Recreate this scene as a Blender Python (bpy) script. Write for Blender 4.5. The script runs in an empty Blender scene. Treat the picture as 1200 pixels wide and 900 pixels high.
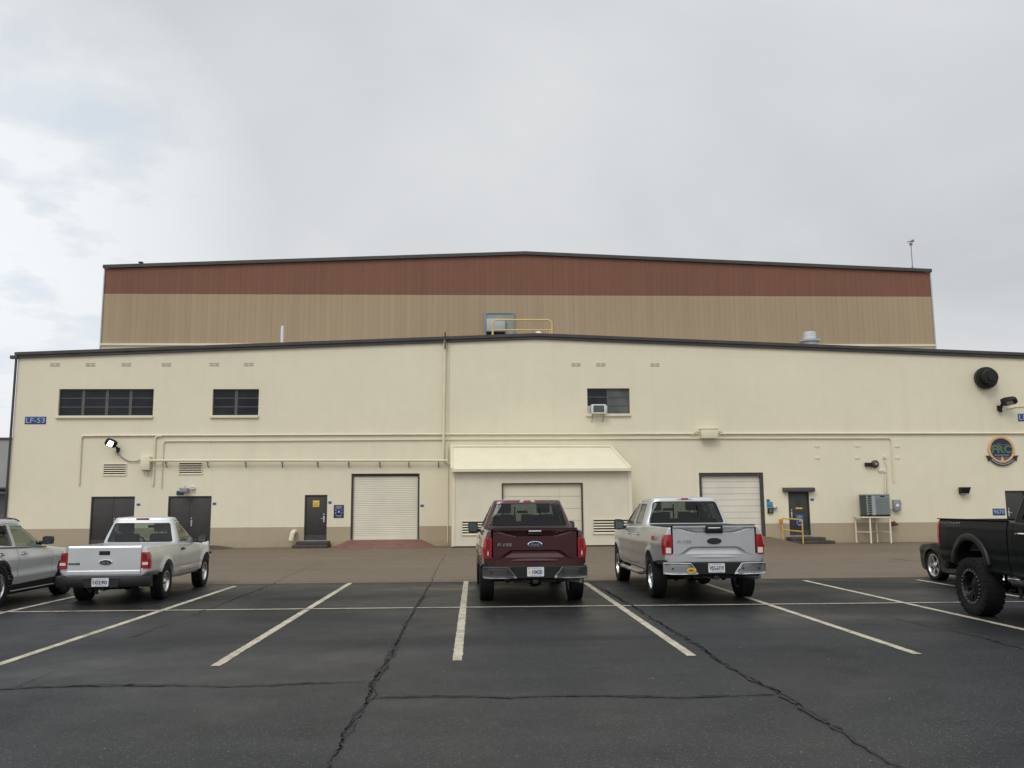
import bpy, bmesh, math, random
from mathutils import Vector, Matrix, noise
R = math.radians
random.seed(7)
scene = bpy.context.scene
col = scene.collection

# ------------------------------------------------------------------ camera
F_PX = 1033.25                      # focal length in pixels of the 1200 x 900 photograph
EYE = 1.78
PITCH, YAW, ROLL = R(7.90973), R(2.47644), R(-0.382066)
_cp, _sp, _cy, _sy, _cr, _sr = math.cos(PITCH), math.sin(PITCH), math.cos(YAW), math.sin(YAW), math.cos(ROLL), math.sin(ROLL)
_fw = Vector((_sy*_cp, _cy*_cp, _sp))
_rt0 = Vector((_cy, -_sy, 0)); _up0 = _rt0.cross(_fw)
_rt = _rt0*_cr + _up0*_sr
_up = _up0*_cr - _rt0*_sr
cam_d = bpy.data.cameras.new('camera')
cam = bpy.data.objects.new('camera', cam_d); col.objects.link(cam)
cam_d.sensor_width = 36.0
cam_d.lens = 36.0*F_PX/1200.0
cam_d.clip_start = 0.1
cam_d.clip_end = 3000.0
cam.matrix_world = Matrix(((_rt.x, _up.x, -_fw.x, 0), (_rt.y, _up.y, -_fw.y, 0), (_rt.z, _up.z, -_fw.z, EYE), (0, 0, 0, 1)))
scene.camera = cam

# ------------------------------------------------------------------ light
scene.view_settings.view_transform = 'Standard'
scene.view_settings.look = 'None'
scene.view_settings.exposure = 0.13
scene.view_settings.gamma = 1.0
scene.view_settings.use_curve_mapping = False
SUN_EL, SUN_AZ = R(48), R(-150)      # high, behind the camera and to the left, through thick cloud
sun_d = bpy.data.lights.new('sun', 'SUN'); sun_d.energy = 1.0; sun_d.angle = R(25); sun_d.color = (1.0, 0.95, 0.87)
sun = bpy.data.objects.new('sun', sun_d); col.objects.link(sun)
sdir = Vector((math.sin(SUN_AZ)*math.cos(SUN_EL), math.cos(SUN_AZ)*math.cos(SUN_EL), math.sin(SUN_EL)))
sun.rotation_euler = sdir.to_track_quat('Z', 'Y').to_euler()
sun.location = sdir*60

world = bpy.data.worlds.new('World'); scene.world = world; world.use_nodes = True
wt = world.node_tree; wt.nodes.clear()
def wn(t, **kw):
    n = wt.nodes.new(t)
    for k, v in kw.items(): setattr(n, k, v)
    return n
def wl(a, b): wt.links.new(a, b)
def wmath(op, a, b=None, c=None, clamp=False):
    n = wn('ShaderNodeMath', operation=op); n.use_clamp = clamp
    for i, v in enumerate((a, b, c)):
        if v is None: continue
        if isinstance(v, (int, float)): n.inputs[i].default_value = v
        else: wl(v, n.inputs[i])
    return n.outputs[0]
out = wn('ShaderNodeOutputWorld')
sky = wn('ShaderNodeTexSky', sky_type='NISHITA'); sky.sun_disc = False
sky.sun_elevation = SUN_EL; sky.sun_rotation = SUN_AZ
bg_sky = wn('ShaderNodeBackground'); wl(sky.outputs[0], bg_sky.inputs[0]); bg_sky.inputs[1].default_value = 0.15
tc = wn('ShaderNodeTexCoord')
sep = wn('ShaderNodeSeparateXYZ'); wl(tc.outputs['Generated'], sep.inputs[0])
zc = wmath('MAXIMUM', sep.outputs[2], 0.0)
den = wmath('ADD', zc, 0.22)
comb = wn('ShaderNodeCombineXYZ')
wl(wmath('DIVIDE', sep.outputs[0], den), comb.inputs[0]); wl(wmath('DIVIDE', sep.outputs[1], den), comb.inputs[1])
n1 = wn('ShaderNodeTexNoise'); n1.inputs['Scale'].default_value = 0.9; n1.inputs['Detail'].default_value = 5; n1.inputs['Roughness'].default_value = 0.5; n1.inputs['Distortion'].default_value = 0.4
wl(comb.outputs[0], n1.inputs['Vector'])
n2 = wn('ShaderNodeTexNoise'); n2.inputs['Scale'].default_value = 2.6; n2.inputs['Detail'].default_value = 7; n2.inputs['Roughness'].default_value = 0.55
wl(comb.outputs[0], n2.inputs['Vector'])
ramp = wn('ShaderNodeValToRGB')
ramp.color_ramp.elements[0].position = 0.30; ramp.color_ramp.elements[0].color = (0.51, 0.53, 0.555, 1)
ramp.color_ramp.elements[1].position = 0.72; ramp.color_ramp.elements[1].color = (0.71, 0.725, 0.735, 1)
wl(n1.outputs[0], ramp.inputs[0])
# the cloud deck is brightest overhead, as a thick overcast is
zen = wn('ShaderNodeMapRange'); zen.inputs['From Min'].default_value = 0.55; zen.inputs['From Max'].default_value = 1.0
zen.inputs['To Min'].default_value = 1.0; zen.inputs['To Max'].default_value = 1.75
wl(sep.outputs[2], zen.inputs['Value'])
bk = wn('ShaderNodeMapRange'); bk.inputs['From Min'].default_value = 0.2; bk.inputs['From Max'].default_value = -0.8
bk.inputs['To Min'].default_value = 1.0; bk.inputs['To Max'].default_value = 1.45
wl(sep.outputs[1], bk.inputs['Value'])
bg_cl = wn('ShaderNodeBackground')
wl(ramp.outputs[0], bg_cl.inputs[0]); wl(wmath('MULTIPLY', zen.outputs[0], bk.outputs[0]), bg_cl.inputs[1])
# a thin break in the cloud low in the west (left)
dirv = Vector((-0.49, 0.84, 0.25)).normalized()
dot = wn('ShaderNodeVectorMath', operation='DOT_PRODUCT'); wl(tc.outputs['Generated'], dot.inputs[0]); dot.inputs[1].default_value = dirv
mr = wn('ShaderNodeMapRange'); mr.inputs['From Min'].default_value = 0.955; mr.inputs['From Max'].default_value = 1.0
wl(dot.outputs['Value'], mr.inputs['Value'])
brk = wn('ShaderNodeValToRGB'); brk.color_ramp.elements[0].position = 0.50; brk.color_ramp.elements[1].position = 0.66
wl(n2.outputs[0], brk.inputs[0])
fac = wmath('MULTIPLY', wmath('MULTIPLY', mr.outputs[0], brk.outputs[0], clamp=True), 0.8, clamp=True)
white = wn('ShaderNodeBackground'); white.inputs[0].default_value = (0.90, 0.93, 0.95, 1)
wm = wn('ShaderNodeMixShader')
wfac = wmath('MULTIPLY', mr.outputs[0], wmath('SUBTRACT', 1.0, brk.outputs[0]), clamp=True)
wl(wmath('MULTIPLY', wfac, 0.8), wm.inputs[0]); wl(bg_cl.outputs[0], wm.inputs[1]); wl(white.outputs[0], wm.inputs[2])
veil = wn('ShaderNodeMixShader'); veil.inputs[0].default_value = .45; thin = wn('ShaderNodeBackground'); thin.inputs[0].default_value = (0.78, 0.86, 0.94, 1); wl(bg_sky.outputs[0], veil.inputs[1]); wl(thin.outputs[0], veil.inputs[2]); veil.inputs[0].default_value = .72
mx = wn('ShaderNodeMixShader'); wl(fac, mx.inputs[0]); wl(wm.outputs[0], mx.inputs[1]); wl(veil.outputs[0], mx.inputs[2])
wl(mx.outputs[0], out.inputs[0])

# ------------------------------------------------------------------ helpers: measuring the photograph
def ray(px, py):
    return _rt*((px-600)/F_PX) + _up*(-(py-450)/F_PX) + _fw
def P(px, py, D):
    d = ray(px, py); t = D/d.y
    return (d.x*t, EYE+d.z*t)
def G(px, py, z=0.0):
    d = ray(px, py); t = (z-EYE)/d.z
    return (d.x*t, d.y*t)

# ------------------------------------------------------------------ helpers: meshes
class MB:
    def __init__(s): s.v = []; s.f = []; s.m = []; s.mi = 0
    def add(s, vs, fs):
        o = len(s.v); s.v += [tuple(p) for p in vs]
        for f in fs: s.f.append(tuple(i+o for i in f)); s.m.append(s.mi)
        return s
    def box(s, x0, x1, y0, y1, z0, z1):
        return s.add([(x0,y0,z0),(x1,y0,z0),(x1,y1,z0),(x0,y1,z0),(x0,y0,z1),(x1,y0,z1),(x1,y1,z1),(x0,y1,z1)],
                     [(0,3,2,1),(4,5,6,7),(0,1,5,4),(1,2,6,5),(2,3,7,6),(3,0,4,7)])
    def prism(s, poly, a, b, axis='y'):
        """poly in the two other axes, extruded from a to b along axis"""
        def mk(p, t):
            if axis == 'y': return (p[0], t, p[1])
            if axis == 'x': return (t, p[0], p[1])
            return (p[0], p[1], t)
        n = len(poly)
        vs = [mk(p, a) for p in poly] + [mk(p, b) for p in poly]
        fs = [tuple(range(n)), tuple(range(2*n-1, n-1, -1))] + [(i, i+n, (i+1) % n+n, (i+1) % n) for i in range(n)]
        return s.add(vs, fs)
    def tube(s, pts, r, seg=8, cap=True):
        pts = [Vector(p) for p in pts]; n = len(pts); vs = []; u = None
        for i, p in enumerate(pts):
            t = (pts[min(i+1, n-1)]-pts[max(i-1, 0)]).normalized()
            if u is None: u = t.orthogonal().normalized()
            else: u = (u-t*u.dot(t)).normalized()
            w = t.cross(u); rr = r[i] if isinstance(r, (list, tuple)) else r
            for k in range(seg):
                a = 2*math.pi*k/seg; vs.append(p+(u*math.cos(a)+w*math.sin(a))*rr)
        fs = [(i*seg+k, i*seg+(k+1) % seg, (i+1)*seg+(k+1) % seg, (i+1)*seg+k) for i in range(n-1) for k in range(seg)]
        if cap: fs += [tuple(range(seg-1, -1, -1)), tuple((n-1)*seg+k for k in range(seg))]
        return s.add(vs, fs)
    def lathe(s, prof, seg=32, axis='z', c=(0,0,0), closed=False, cap=True):
        """prof: (radius, along) pairs"""
        vs = []
        for r, t in prof:
            for k in range(seg):
                a = 2*math.pi*k/seg; p, q = r*math.cos(a), r*math.sin(a)
                v = (p, q, t) if axis == 'z' else ((t, p, q) if axis == 'x' else (p, t, q))
                vs.append((v[0]+c[0], v[1]+c[1], v[2]+c[2]))
        n = len(prof)
        fs = [(i*seg+k, i*seg+(k+1) % seg, ((i+1) % n)*seg+(k+1) % seg, ((i+1) % n)*seg+k) for i in range(n if closed else n-1) for k in range(seg)]
        if not closed and cap:
            fs += [tuple(range(seg-1, -1, -1)), tuple((n-1)*seg+k for k in range(seg))]
        return s.add(vs, fs)
    def loft(s, rings, cap=True):
        m = len(rings[0]); n = len(rings); vs = [p for r in rings for p in r]
        fs = [(i*m+k, i*m+(k+1) % m, (i+1)*m+(k+1) % m, (i+1)*m+k) for i in range(n-1) for k in range(m)]
        if cap: fs += [tuple(range(m-1, -1, -1)), tuple((n-1)*m+k for k in range(m))]
        return s.add(vs, fs)
    def slab(s, grid, thick):
        """grid[i][j] of front points (y towards the viewer is -): a closed sheet of that thickness along +y"""
        n, m = len(grid), len(grid[0]); vs = [p for r in grid for p in r]
        vs += [(p[0], p[1]+thick, p[2]) for r in grid for p in r]; o = n*m; fs = []
        for i in range(n-1):
            for j in range(m-1):
                a, b, c, d = i*m+j, i*m+j+1, (i+1)*m+j+1, (i+1)*m+j
                fs.append((a, b, c, d)); fs.append((d+o, c+o, b+o, a+o))
        for i in range(n-1):
            fs.append((i*m, (i+1)*m, (i+1)*m+o, i*m+o)); a = i*m+m-1; fs.append((a, a+o, a+m+o, a+m))
        for j in range(m-1):
            fs.append((j, j+o, j+1+o, j+1)); a = (n-1)*m+j; fs.append((a, a+1, a+1+o, a+o))
        return s.add(vs, fs)
    def mesh(s, name='mesh', bevel=0, seg=2, angle=30, recalc=True):
        me = bpy.data.meshes.new(name); me.from_pydata(s.v, [], s.f)
        me.polygons.foreach_set('material_index', s.m)
        bm = bmesh.new(); bm.from_mesh(me)
        if recalc: bmesh.ops.recalc_face_normals(bm, faces=bm.faces)
        if bevel:
            ed = [e for e in bm.edges if len(e.link_faces) == 2 and e.calc_face_angle(0) > R(28)]
            bmesh.ops.bevel(bm, geom=ed, offset=bevel, segments=seg, profile=0.5, affect='EDGES', clamp_overlap=True)
        bm.to_mesh(me); bm.free()
        smooth(me, angle)
        return me
    def build(s, name, mats, parent=None, bevel=0, seg=2, angle=30, recalc=True, loc=None):
        return link(name, s.mesh(name, bevel, seg, angle, recalc), mats, parent, loc)

def smooth(me, angle=30):
    me.polygons.foreach_set('use_smooth', [True]*len(me.polygons))
    me.set_sharp_from_angle(angle=R(angle)); me.update()

def link(name, me, mats, parent=None, loc=None):
    me.name = name
    me.materials.clear()
    for m in (mats if isinstance(mats, (list, tuple)) else [mats]): me.materials.append(m)
    o = bpy.data.objects.new(name, me); col.objects.link(o)
    if parent: o.parent = parent
    if loc: o.location = loc
    return o

def thing(name, label, cat, loc=(0,0,0), rz=0, group=None):
    o = bpy.data.objects.new(name, None); col.objects.link(o); o.empty_display_size = 0.3
    o.location = loc; o.rotation_euler = (0, 0, rz)
    return tag(o, label, cat, group)
def tag(o, label, cat, group=None):
    o['label'] = label; o['category'] = cat
    if group: o['group'] = group
    return o
def structure(o, kind='structure'):
    o['kind'] = kind; return o

def boolean(me, cutters, op='DIFFERENCE'):
    o = bpy.data.objects.new('work', me); col.objects.link(o); tmp = []
    for c in cutters:
        t = bpy.data.objects.new('cutter', c); col.objects.link(t); tmp.append(t)
        m = o.modifiers.new('cut', 'BOOLEAN'); m.operation = op; m.object = t; m.solver = 'EXACT'
    dg = bpy.context.evaluated_depsgraph_get(); dg.update()
    new = bpy.data.meshes.new_from_object(o.evaluated_get(dg))
    for t in tmp + [o]: bpy.data.objects.remove(t)
    return new

_txt_cache = {}
def text_mb(s, w, h, x=0, z=0, y=0, thick=0.004, shear=0.0, axis='y', flip=1, fatten=0.0):
    """a word fitted to w x h, centred at x, z, standing in the xz plane and facing -y"""
    cu = bpy.data.curves.new('lettering', 'FONT'); cu.body = s; cu.align_x = 'CENTER'; cu.shear = shear; cu.extrude = 0.05; cu.resolution_u = 3; cu.offset = fatten
    o = bpy.data.objects.new('lettering', cu); col.objects.link(o)
    dg = bpy.context.evaluated_depsgraph_get(); dg.update()
    me = bpy.data.meshes.new_from_object(o.evaluated_get(dg)); bpy.data.objects.remove(o)
    xs = [v.co.x for v in me.vertices]; ys = [v.co.y for v in me.vertices]
    x0, x1, y0, y1 = min(xs), max(xs), min(ys), max(ys)
    mb = MB(); vs = []
    for v in me.vertices:
        a = (v.co.x-(x0+x1)/2)/(x1-x0)*w; b = (v.co.y-(y0+y1)/2)/(y1-y0)*h; d = -thick if v.co.z > 0 else thick
        if axis == 'y': vs.append((x+a, y+d, z+b))
        else: vs.append((y-flip*d, x+flip*a, z+b))       # stands in the yz plane, faces flip*x
    mb.add(vs, [tuple(p.vertices) for p in me.polygons])
    return mb

# ------------------------------------------------------------------ helpers: materials
def mat(name, c, rough=0.5, metal=0.0, var=0.0, vs=3.0, bump=0.0, bs=40.0, coat=0.0, spec=0.5, vdet=4, emit=None, es=0):
    m = bpy.data.materials.new(name); m.use_nodes = True; nt = m.node_tree; b = nt.nodes['Principled BSDF']
    b.inputs['Base Color'].default_value = (*c, 1); b.inputs['Roughness'].default_value = rough; b.inputs['Metallic'].default_value = metal
    b.inputs['Coat Weight'].default_value = coat; b.inputs['Coat Roughness'].default_value = 0.06; b.inputs['Specular IOR Level'].default_value = spec
    if emit: b.inputs['Emission Color'].default_value = (*emit, 1); b.inputs['Emission Strength'].default_value = es
    if var or bump:
        tc = nt.nodes.new('ShaderNodeTexCoord')
    if var:
        n = nt.nodes.new('ShaderNodeTexNoise'); n.inputs['Scale'].default_value = vs; n.inputs['Detail'].default_value = vdet
        nt.links.new(tc.outputs['Object'], n.inputs['Vector'])
        r = nt.nodes.new('ShaderNodeMapRange'); r.inputs['From Min'].default_value = .3; r.inputs['From Max'].default_value = .7
        r.inputs['To Min'].default_value = 1-var; r.inputs['To Max'].default_value = 1+var
        nt.links.new(n.outputs[0], r.inputs['Value'])
        x = nt.nodes.new('ShaderNodeVectorMath'); x.operation = 'SCALE'; x.inputs[0].default_value = c
        nt.links.new(r.outputs[0], x.inputs['Scale']); nt.links.new(x.outputs[0], b.inputs['Base Color'])
    if bump:
        n = nt.nodes.new('ShaderNodeTexNoise'); n.inputs['Scale'].default_value = bs; n.inputs['Detail'].default_value = 3
        nt.links.new(tc.outputs['Object'], n.inputs['Vector'])
        u = nt.nodes.new('ShaderNodeBump'); u.inputs['Strength'].default_value = bump; u.inputs['Distance'].default_value = 0.02
        nt.links.new(n.outputs[0], u.inputs['Height']); nt.links.new(u.outputs[0], b.inputs['Normal'])
    return m

class NT:
    """small node-writing helper"""
    def __init__(s, name):
        s.m = bpy.data.materials.new(name); s.m.use_nodes = True; s.t = s.m.node_tree; s.b = s.t.nodes['Principled BSDF']
        s.tc = s.t.nodes.new('ShaderNodeTexCoord'); s.o = s.tc.outputs['Object']
    def link(s, a, b): s.t.links.new(a, b)
    def setv(s, sock, v):
        if isinstance(v, (int, float)): sock.default_value = v
        elif isinstance(v, (tuple, list)): sock.default_value = (*v, 1) if len(sock.default_value) == 4 and len(v) == 3 else v
        else: s.link(v, sock)
    def noise(s, scale, det=4, rough=.5, vec=None, dist=0):
        n = s.t.nodes.new('ShaderNodeTexNoise'); n.inputs['Scale'].default_value = scale; n.inputs['Detail'].default_value = det
        n.inputs['Roughness'].default_value = rough; n.inputs['Distortion'].default_value = dist; s.link(vec or s.o, n.inputs['Vector']); return n.outputs[0]
    def scaled(s, v, vec=None):
        n = s.t.nodes.new('ShaderNodeMapping'); n.inputs['Scale'].default_value = v; s.link(vec or s.o, n.inputs['Vector']); return n.outputs[0]
    def math(s, op, a, b=0.0, clamp=False):
        n = s.t.nodes.new('ShaderNodeMath'); n.operation = op; n.use_clamp = clamp; s.setv(n.inputs[0], a); s.setv(n.inputs[1], b); return n.outputs[0]
    def rng(s, v, a, b, c=0.0, d=1.0):
        n = s.t.nodes.new('ShaderNodeMapRange'); s.link(v, n.inputs['Value'])
        for k, x in zip(('From Min', 'From Max', 'To Min', 'To Max'), (a, b, c, d)): n.inputs[k].default_value = x
        return n.outputs[0]
    def mix(s, f, a, b):
        n = s.t.nodes.new('ShaderNodeMix'); n.data_type = 'RGBA'; s.setv(n.inputs['Factor'], f); s.setv(n.inputs['A'], a); s.setv(n.inputs['B'], b); return n.outputs['Result']
    def xyz(s, vec=None):
        n = s.t.nodes.new('ShaderNodeSeparateXYZ'); s.link(vec or s.o, n.inputs[0]); return n.outputs
    def bump(s, h, strength, dist=0.01):
        n = s.t.nodes.new('ShaderNodeBump'); n.inputs['Strength'].default_value = strength; n.inputs['Distance'].default_value = dist
        s.link(h, n.inputs['Height']); s.link(n.outputs[0], s.b.inputs['Normal'])
    def out(s, color=None, rough=None, metal=None, spec=None):
        for k, v in (('Base Color', color), ('Roughness', rough), ('Metallic', metal), ('Specular IOR Level', spec)):
            if v is not None: s.setv(s.b.inputs[k], v)
        return s.m

# painted masonry: cream with a tan dado, faint block courses under the paint
def masonry():
    n = NT('painted_masonry')
    x, y, z = n.xyz()
    br = n.t.nodes.new('ShaderNodeTexBrick'); br.inputs['Scale'].default_value = 1.0
    br.inputs['Brick Width'].default_value = 0.42; br.inputs['Row Height'].default_value = 0.205; br.inputs['Mortar Size'].default_value = 0.006
    br.inputs['Mortar Smooth'].default_value = 0.4
    cx = n.t.nodes.new('ShaderNodeCombineXYZ'); n.link(n.math('ADD', x, y), cx.inputs[0]); n.link(z, cx.inputs[1]); n.link(cx.outputs[0], br.inputs['Vector'])
    mortar = br.outputs['Fac']
    big = n.noise(0.22, 3, .5); mid = n.noise(1.6, 5, .6); streak = n.noise(1.0, 5, .6, n.scaled((2.2, 2.2, 0.12)))
    dado = n.math('GREATER_THAN', z, n.math('ADD', 0.915, n.math('MULTIPLY', n.math('SUBTRACT', mid, .5), 0.015)))
    c = n.mix(dado, (0.39, 0.325, 0.225), (0.715, 0.66, 0.505))
    v = n.math('ADD', n.rng(big, .3, .7, .955, 1.03), n.rng(mid, .3, .7, -.022, .022))
    v = n.math('ADD', v, n.rng(streak, .52, .8, 0, -.05))
    run = n.math('MULTIPLY', n.rng(n.noise(1.0, 4, .7, n.scaled((5, 5, .10))), .58, .72), n.rng(z, 7.6, 9.0, 0, 1), True)
    v = n.math('SUBTRACT', v, n.math('MULTIPLY', run, .07))
    v = n.math('MULTIPLY', v, n.rng(mortar, 0, 1, 1.0, .972))
    low = n.math('MULTIPLY', n.rng(z, 0.0, .35, 1, 0), n.rng(n.noise(2.5, 5, .6), .35, .7, 0, .5), True)
    sc = n.t.nodes.new('ShaderNodeVectorMath'); sc.operation = 'SCALE'; n.link(c, sc.inputs[0]); n.link(v, sc.inputs['Scale'])
    c2 = n.mix(low, sc.outputs[0], (0.20, 0.16, 0.12))
    n.bump(n.math('ADD', n.math('MULTIPLY', mortar, -1.0), n.math('MULTIPLY', n.noise(60, 2), .25)), 0.32, 0.006)
    return n.out(c2, 0.62, spec=.3)
M_wall = masonry()

def cladding():
    n = NT('ribbed_cladding')
    x, y, z = n.xyz()
    p = n.math('FRACT', n.math('DIVIDE', x, 0.305))
    seam = n.math('LESS_THAN', p, 0.10)
    sid = n.math('FLOOR', n.math('DIVIDE', x, 0.305))
    wn_ = n.t.nodes.new('ShaderNodeTexWhiteNoise'); wn_.noise_dimensions = '1D'; n.link(sid, wn_.inputs['W']); rnd = wn_.outputs['Value']
    big = n.noise(0.12, 4, .55); streak = n.noise(1.0, 6, .65, n.scaled((1.8, 1.8, 0.10)))
    edge = n.math('ADD', 13.94, n.math('MULTIPLY', n.math('SUBTRACT', n.noise(1.2, 3), .5), .03))
    band = n.math('GREATER_THAN', z, edge)
    low = n.math('GREATER_THAN', z, 11.0)
    c = n.mix(band, (0.372, 0.281, 0.182), (0.195, 0.088, 0.056))
    v = n.math('ADD', n.rng(big, .3, .7, .93, 1.06), n.rng(rnd, 0, 1, -.03, .03))
    v = n.math('ADD', v, n.rng(streak, .45, .8, .02, -.10))
    v = n.math('MULTIPLY', v, n.math('SUBTRACT', 1.0, n.math('MULTIPLY', seam, n.rng(rnd, 0, 1, .05, .22))))
    sc = n.t.nodes.new('ShaderNodeVectorMath'); sc.operation = 'SCALE'; n.link(c, sc.inputs[0]); n.link(v, sc.inputs['Scale'])
    chalk = n.math('MULTIPLY', n.math('GREATER_THAN', n.noise(0.9, 6, .7), .69), n.rng(n.noise(9, 4), .4, .7, 0, .5), True)
    c2 = n.mix(chalk, sc.outputs[0], (0.42, 0.34, 0.27))
    c3 = n.mix(low, (0.50, 0.45, 0.33), c2)
    n.bump(n.math('ADD', n.math('MULTIPLY', seam, -1.0), n.math('MULTIPLY', n.noise(8, 2), .1)), 0.35, 0.02)
    return n.out(c3, 0.6, spec=.25)
M_clad = cladding()

def asphalt():
    n = NT('damp_asphalt')
    x, y, z = n.xyz()
    fine = n.noise(85, 4, .75); mid = n.noise(26, 4, .6); big = n.noise(0.28, 5, .55, None, .6); big2 = n.noise(0.9, 5, .6)
    strip = n.noise(1.0, 4, .6, n.scaled((0.10, 1.1, 1)))
    vor = n.t.nodes.new('ShaderNodeTexVoronoi'); vor.voronoi_dimensions = '2D'; vor.inputs['Scale'].default_value = 30; n.link(n.o, vor.inputs['Vector'])
    wn_ = n.t.nodes.new('ShaderNodeTexWhiteNoise'); wn_.noise_dimensions = '3D'; n.link(vor.outputs['Position'], wn_.inputs['Vector'])
    speck = n.math('MULTIPLY', n.math('LESS_THAN', vor.outputs['Distance'], .20), n.math('GREATER_THAN', wn_.outputs['Value'], .80))
    wet = n.math('MULTIPLY', n.rng(n.noise(0.16, 4, .5, n.scaled((.7, 1.2, 1)), .5), .42, .66), n.rng(n.noise(1.6, 4, .6), .3, .65, .55, 1), True)
    v = n.math('MULTIPLY', n.rng(fine, .3, .7, .35, 1.75), n.rng(mid, .3, .7, .76, 1.26))
    v = n.math('MULTIPLY', v, n.rng(big, .3, .7, .78, 1.22)); v = n.math('MULTIPLY', v, n.rng(strip, .3, .7, .86, 1.14))
    v = n.math('MULTIPLY', v, n.rng(wet, 0, 1, 1.0, .80))
    # base colour darkens from the aisle into the stalls, along a noisy soft edge
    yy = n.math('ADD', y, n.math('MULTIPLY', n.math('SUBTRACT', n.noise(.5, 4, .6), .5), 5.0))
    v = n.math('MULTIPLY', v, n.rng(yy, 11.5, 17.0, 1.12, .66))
    # oil drips where cars stand
    px_ = n.math('ABSOLUTE', n.math('SUBTRACT', n.math('FRACT', n.math('DIVIDE', n.math('ADD', x, 5.52), 2.76)), .5))
    drip = n.math('MULTIPLY', n.rng(px_, .02, .22, 1, 0), n.rng(n.noise(1.3, 6, .7), .50, .66), True)
    v = n.math('MULTIPLY', v, n.rng(drip, 0, 1, 1.0, .55))
    sc = n.t.nodes.new('ShaderNodeVectorMath'); sc.operation = 'SCALE'; sc.inputs[0].default_value = (0.0208, 0.0226, 0.0241); n.link(v, sc.inputs['Scale'])
    c = n.mix(n.math('MULTIPLY', speck, .40), sc.outputs[0], (0.20, 0.20, 0.19))
    silt = n.math('MULTIPLY', n.rng(big2, .58, .74, 0, 1), n.rng(y, 6, 20, .05, .16), True)
    c = n.mix(silt, c, (0.095, 0.09, 0.08))
    rough = n.math('ADD', n.rng(big, .35, .65, .50, .64), n.rng(wet, 0, 1, 0, -.24))
    n.bump(n.math('ADD', n.math('MULTIPLY', fine, .8), mid), 0.5, 0.008)
    return n.out(c, rough, spec=n.rng(wet, 0, 1, .10, .34))
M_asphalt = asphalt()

def apron():
    n = NT('brown_concrete')
    x, y, z = n.xyz()
    fine = n.noise(60, 4, .65); mid = n.noise(3.5, 6, .6); big = n.noise(0.25, 5, .6); strip = n.noise(1.0, 5, .6, n.scaled((0.10, .9, 1)))
    v = n.math('MULTIPLY', n.rng(fine, .3, .7, .82, 1.18), n.rng(mid, .3, .7, .88, 1.1)); v = n.math('MULTIPLY', v, n.rng(big, .3, .7, .86, 1.13))
    v = n.math('MULTIPLY', v, n.rng(strip, .3, .7, .9, 1.1))
    sc = n.t.nodes.new('ShaderNodeVectorMath'); sc.operation = 'SCALE'; sc.inputs[0].default_value = (0.138, 0.106, 0.075); n.link(v, sc.inputs['Scale'])
    dark = n.math('MULTIPLY', n.rng(n.noise(.8, 6, .65, n.scaled((.5, 1.2, 1))), .56, .75, 0, .6), n.rng(y, 33, 41, .15, 1), True)
    c = n.mix(dark, sc.outputs[0], (0.085, 0.068, 0.052))
    n.bump(n.math('ADD', fine, mid), 0.35, 0.008)
    return n.out(c, n.rng(big, .3, .7, .55, .8), spec=.25)
M_apron = apron()

def paint_line():
    n = NT('worn_line_paint')
    wear = n.math('ADD', n.math('MULTIPLY', n.noise(45, 4, .7), .6), n.math('MULTIPLY', n.noise(3.2, 5, .6), .5))
    f = n.rng(wear, .525, .66, 0, .85)
    c = n.mix(f, (0.50, 0.455, 0.35), (0.15, 0.14, 0.12))
    n.bump(n.noise(150, 3, .7), .3, .006)
    return n.out(c, .55, spec=.3)
M_line = paint_line()
M_crack = mat('crack_filler', (0.013, 0.013, 0.013), .75, var=.3, vs=30, bump=.6, bs=90)

CREAM = (0.68, 0.625, 0.47)
M_cream = mat('cream_paint', CREAM, .55, var=.05, vs=1.5)
M_creamrib = mat('cream_sheet_metal', (0.69, 0.64, 0.495), .5, var=.04, vs=1.2)
M_shedwall = mat('shed_paint', (0.655, 0.605, 0.475), .55, var=.04, vs=1.2)
M_fascia = mat('dark_roof_trim', (0.045, 0.042, 0.040), .55, var=.2, vs=1.2)
M_roof = mat('roof_gravel', (0.16, 0.15, 0.14), .85, var=.2, vs=2)
M_door = mat('charcoal_door_paint', (0.033, 0.0315, 0.0285), .5, var=.12, vs=3)
M_frame = mat('dark_door_frame', (0.045, 0.042, 0.038), .55, var=.15, vs=4)
M_roller = mat('roller_door_paint', (0.64, 0.605, 0.50), .5, var=.06, vs=1.0)
M_garage = mat('sectional_door_paint', (0.66, 0.63, 0.53), .5, var=.06, vs=1.0)
M_winframe = mat('steel_window_frame', (0.085, 0.083, 0.078), .5, var=.15, vs=5)
def window_glass(name, c, r=.08):
    m = mat(name, c, r, var=.35, vs=1.5, spec=.2); return m
M_pane = window_glass('dark_window_glass', (0.014, 0.017, 0.022))
M_panelt = window_glass('blinded_window_glass', (0.10, 0.105, 0.10), .2)
M_steel = mat('galvanised_steel', (0.42, 0.44, 0.45), .4, .8, var=.12, vs=6)
M_chrome = mat('chrome', (0.72, 0.73, 0.74), .10, 1.0)
M_alu = mat('machined_alloy', (0.62, 0.63, 0.64), .28, 1.0)
M_black = mat('black_plastic', (0.012, 0.012, 0.0125), .5, var=.15, vs=8, spec=.28)
M_blackgloss = mat('black_enamel', (0.012, 0.012, 0.013), .3, coat=.3)
M_under = mat('underbody', (0.012, 0.012, 0.012), .8, var=.3, vs=6)
M_blue = mat('blue_sign_face', (0.018, 0.055, 0.19), .45, var=.06, vs=8)
M_navy = mat('navy_sign_face', (0.012, 0.022, 0.085), .45, var=.06, vs=8)
M_tag = mat('small_blue_plate', (0.022, 0.075, 0.34), .4)
M_white = mat('white_sign_paint', (0.72, 0.73, 0.74), .5)
M_signtext = mat('sign_lettering', (0.36, 0.43, 0.50), .5)
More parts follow.
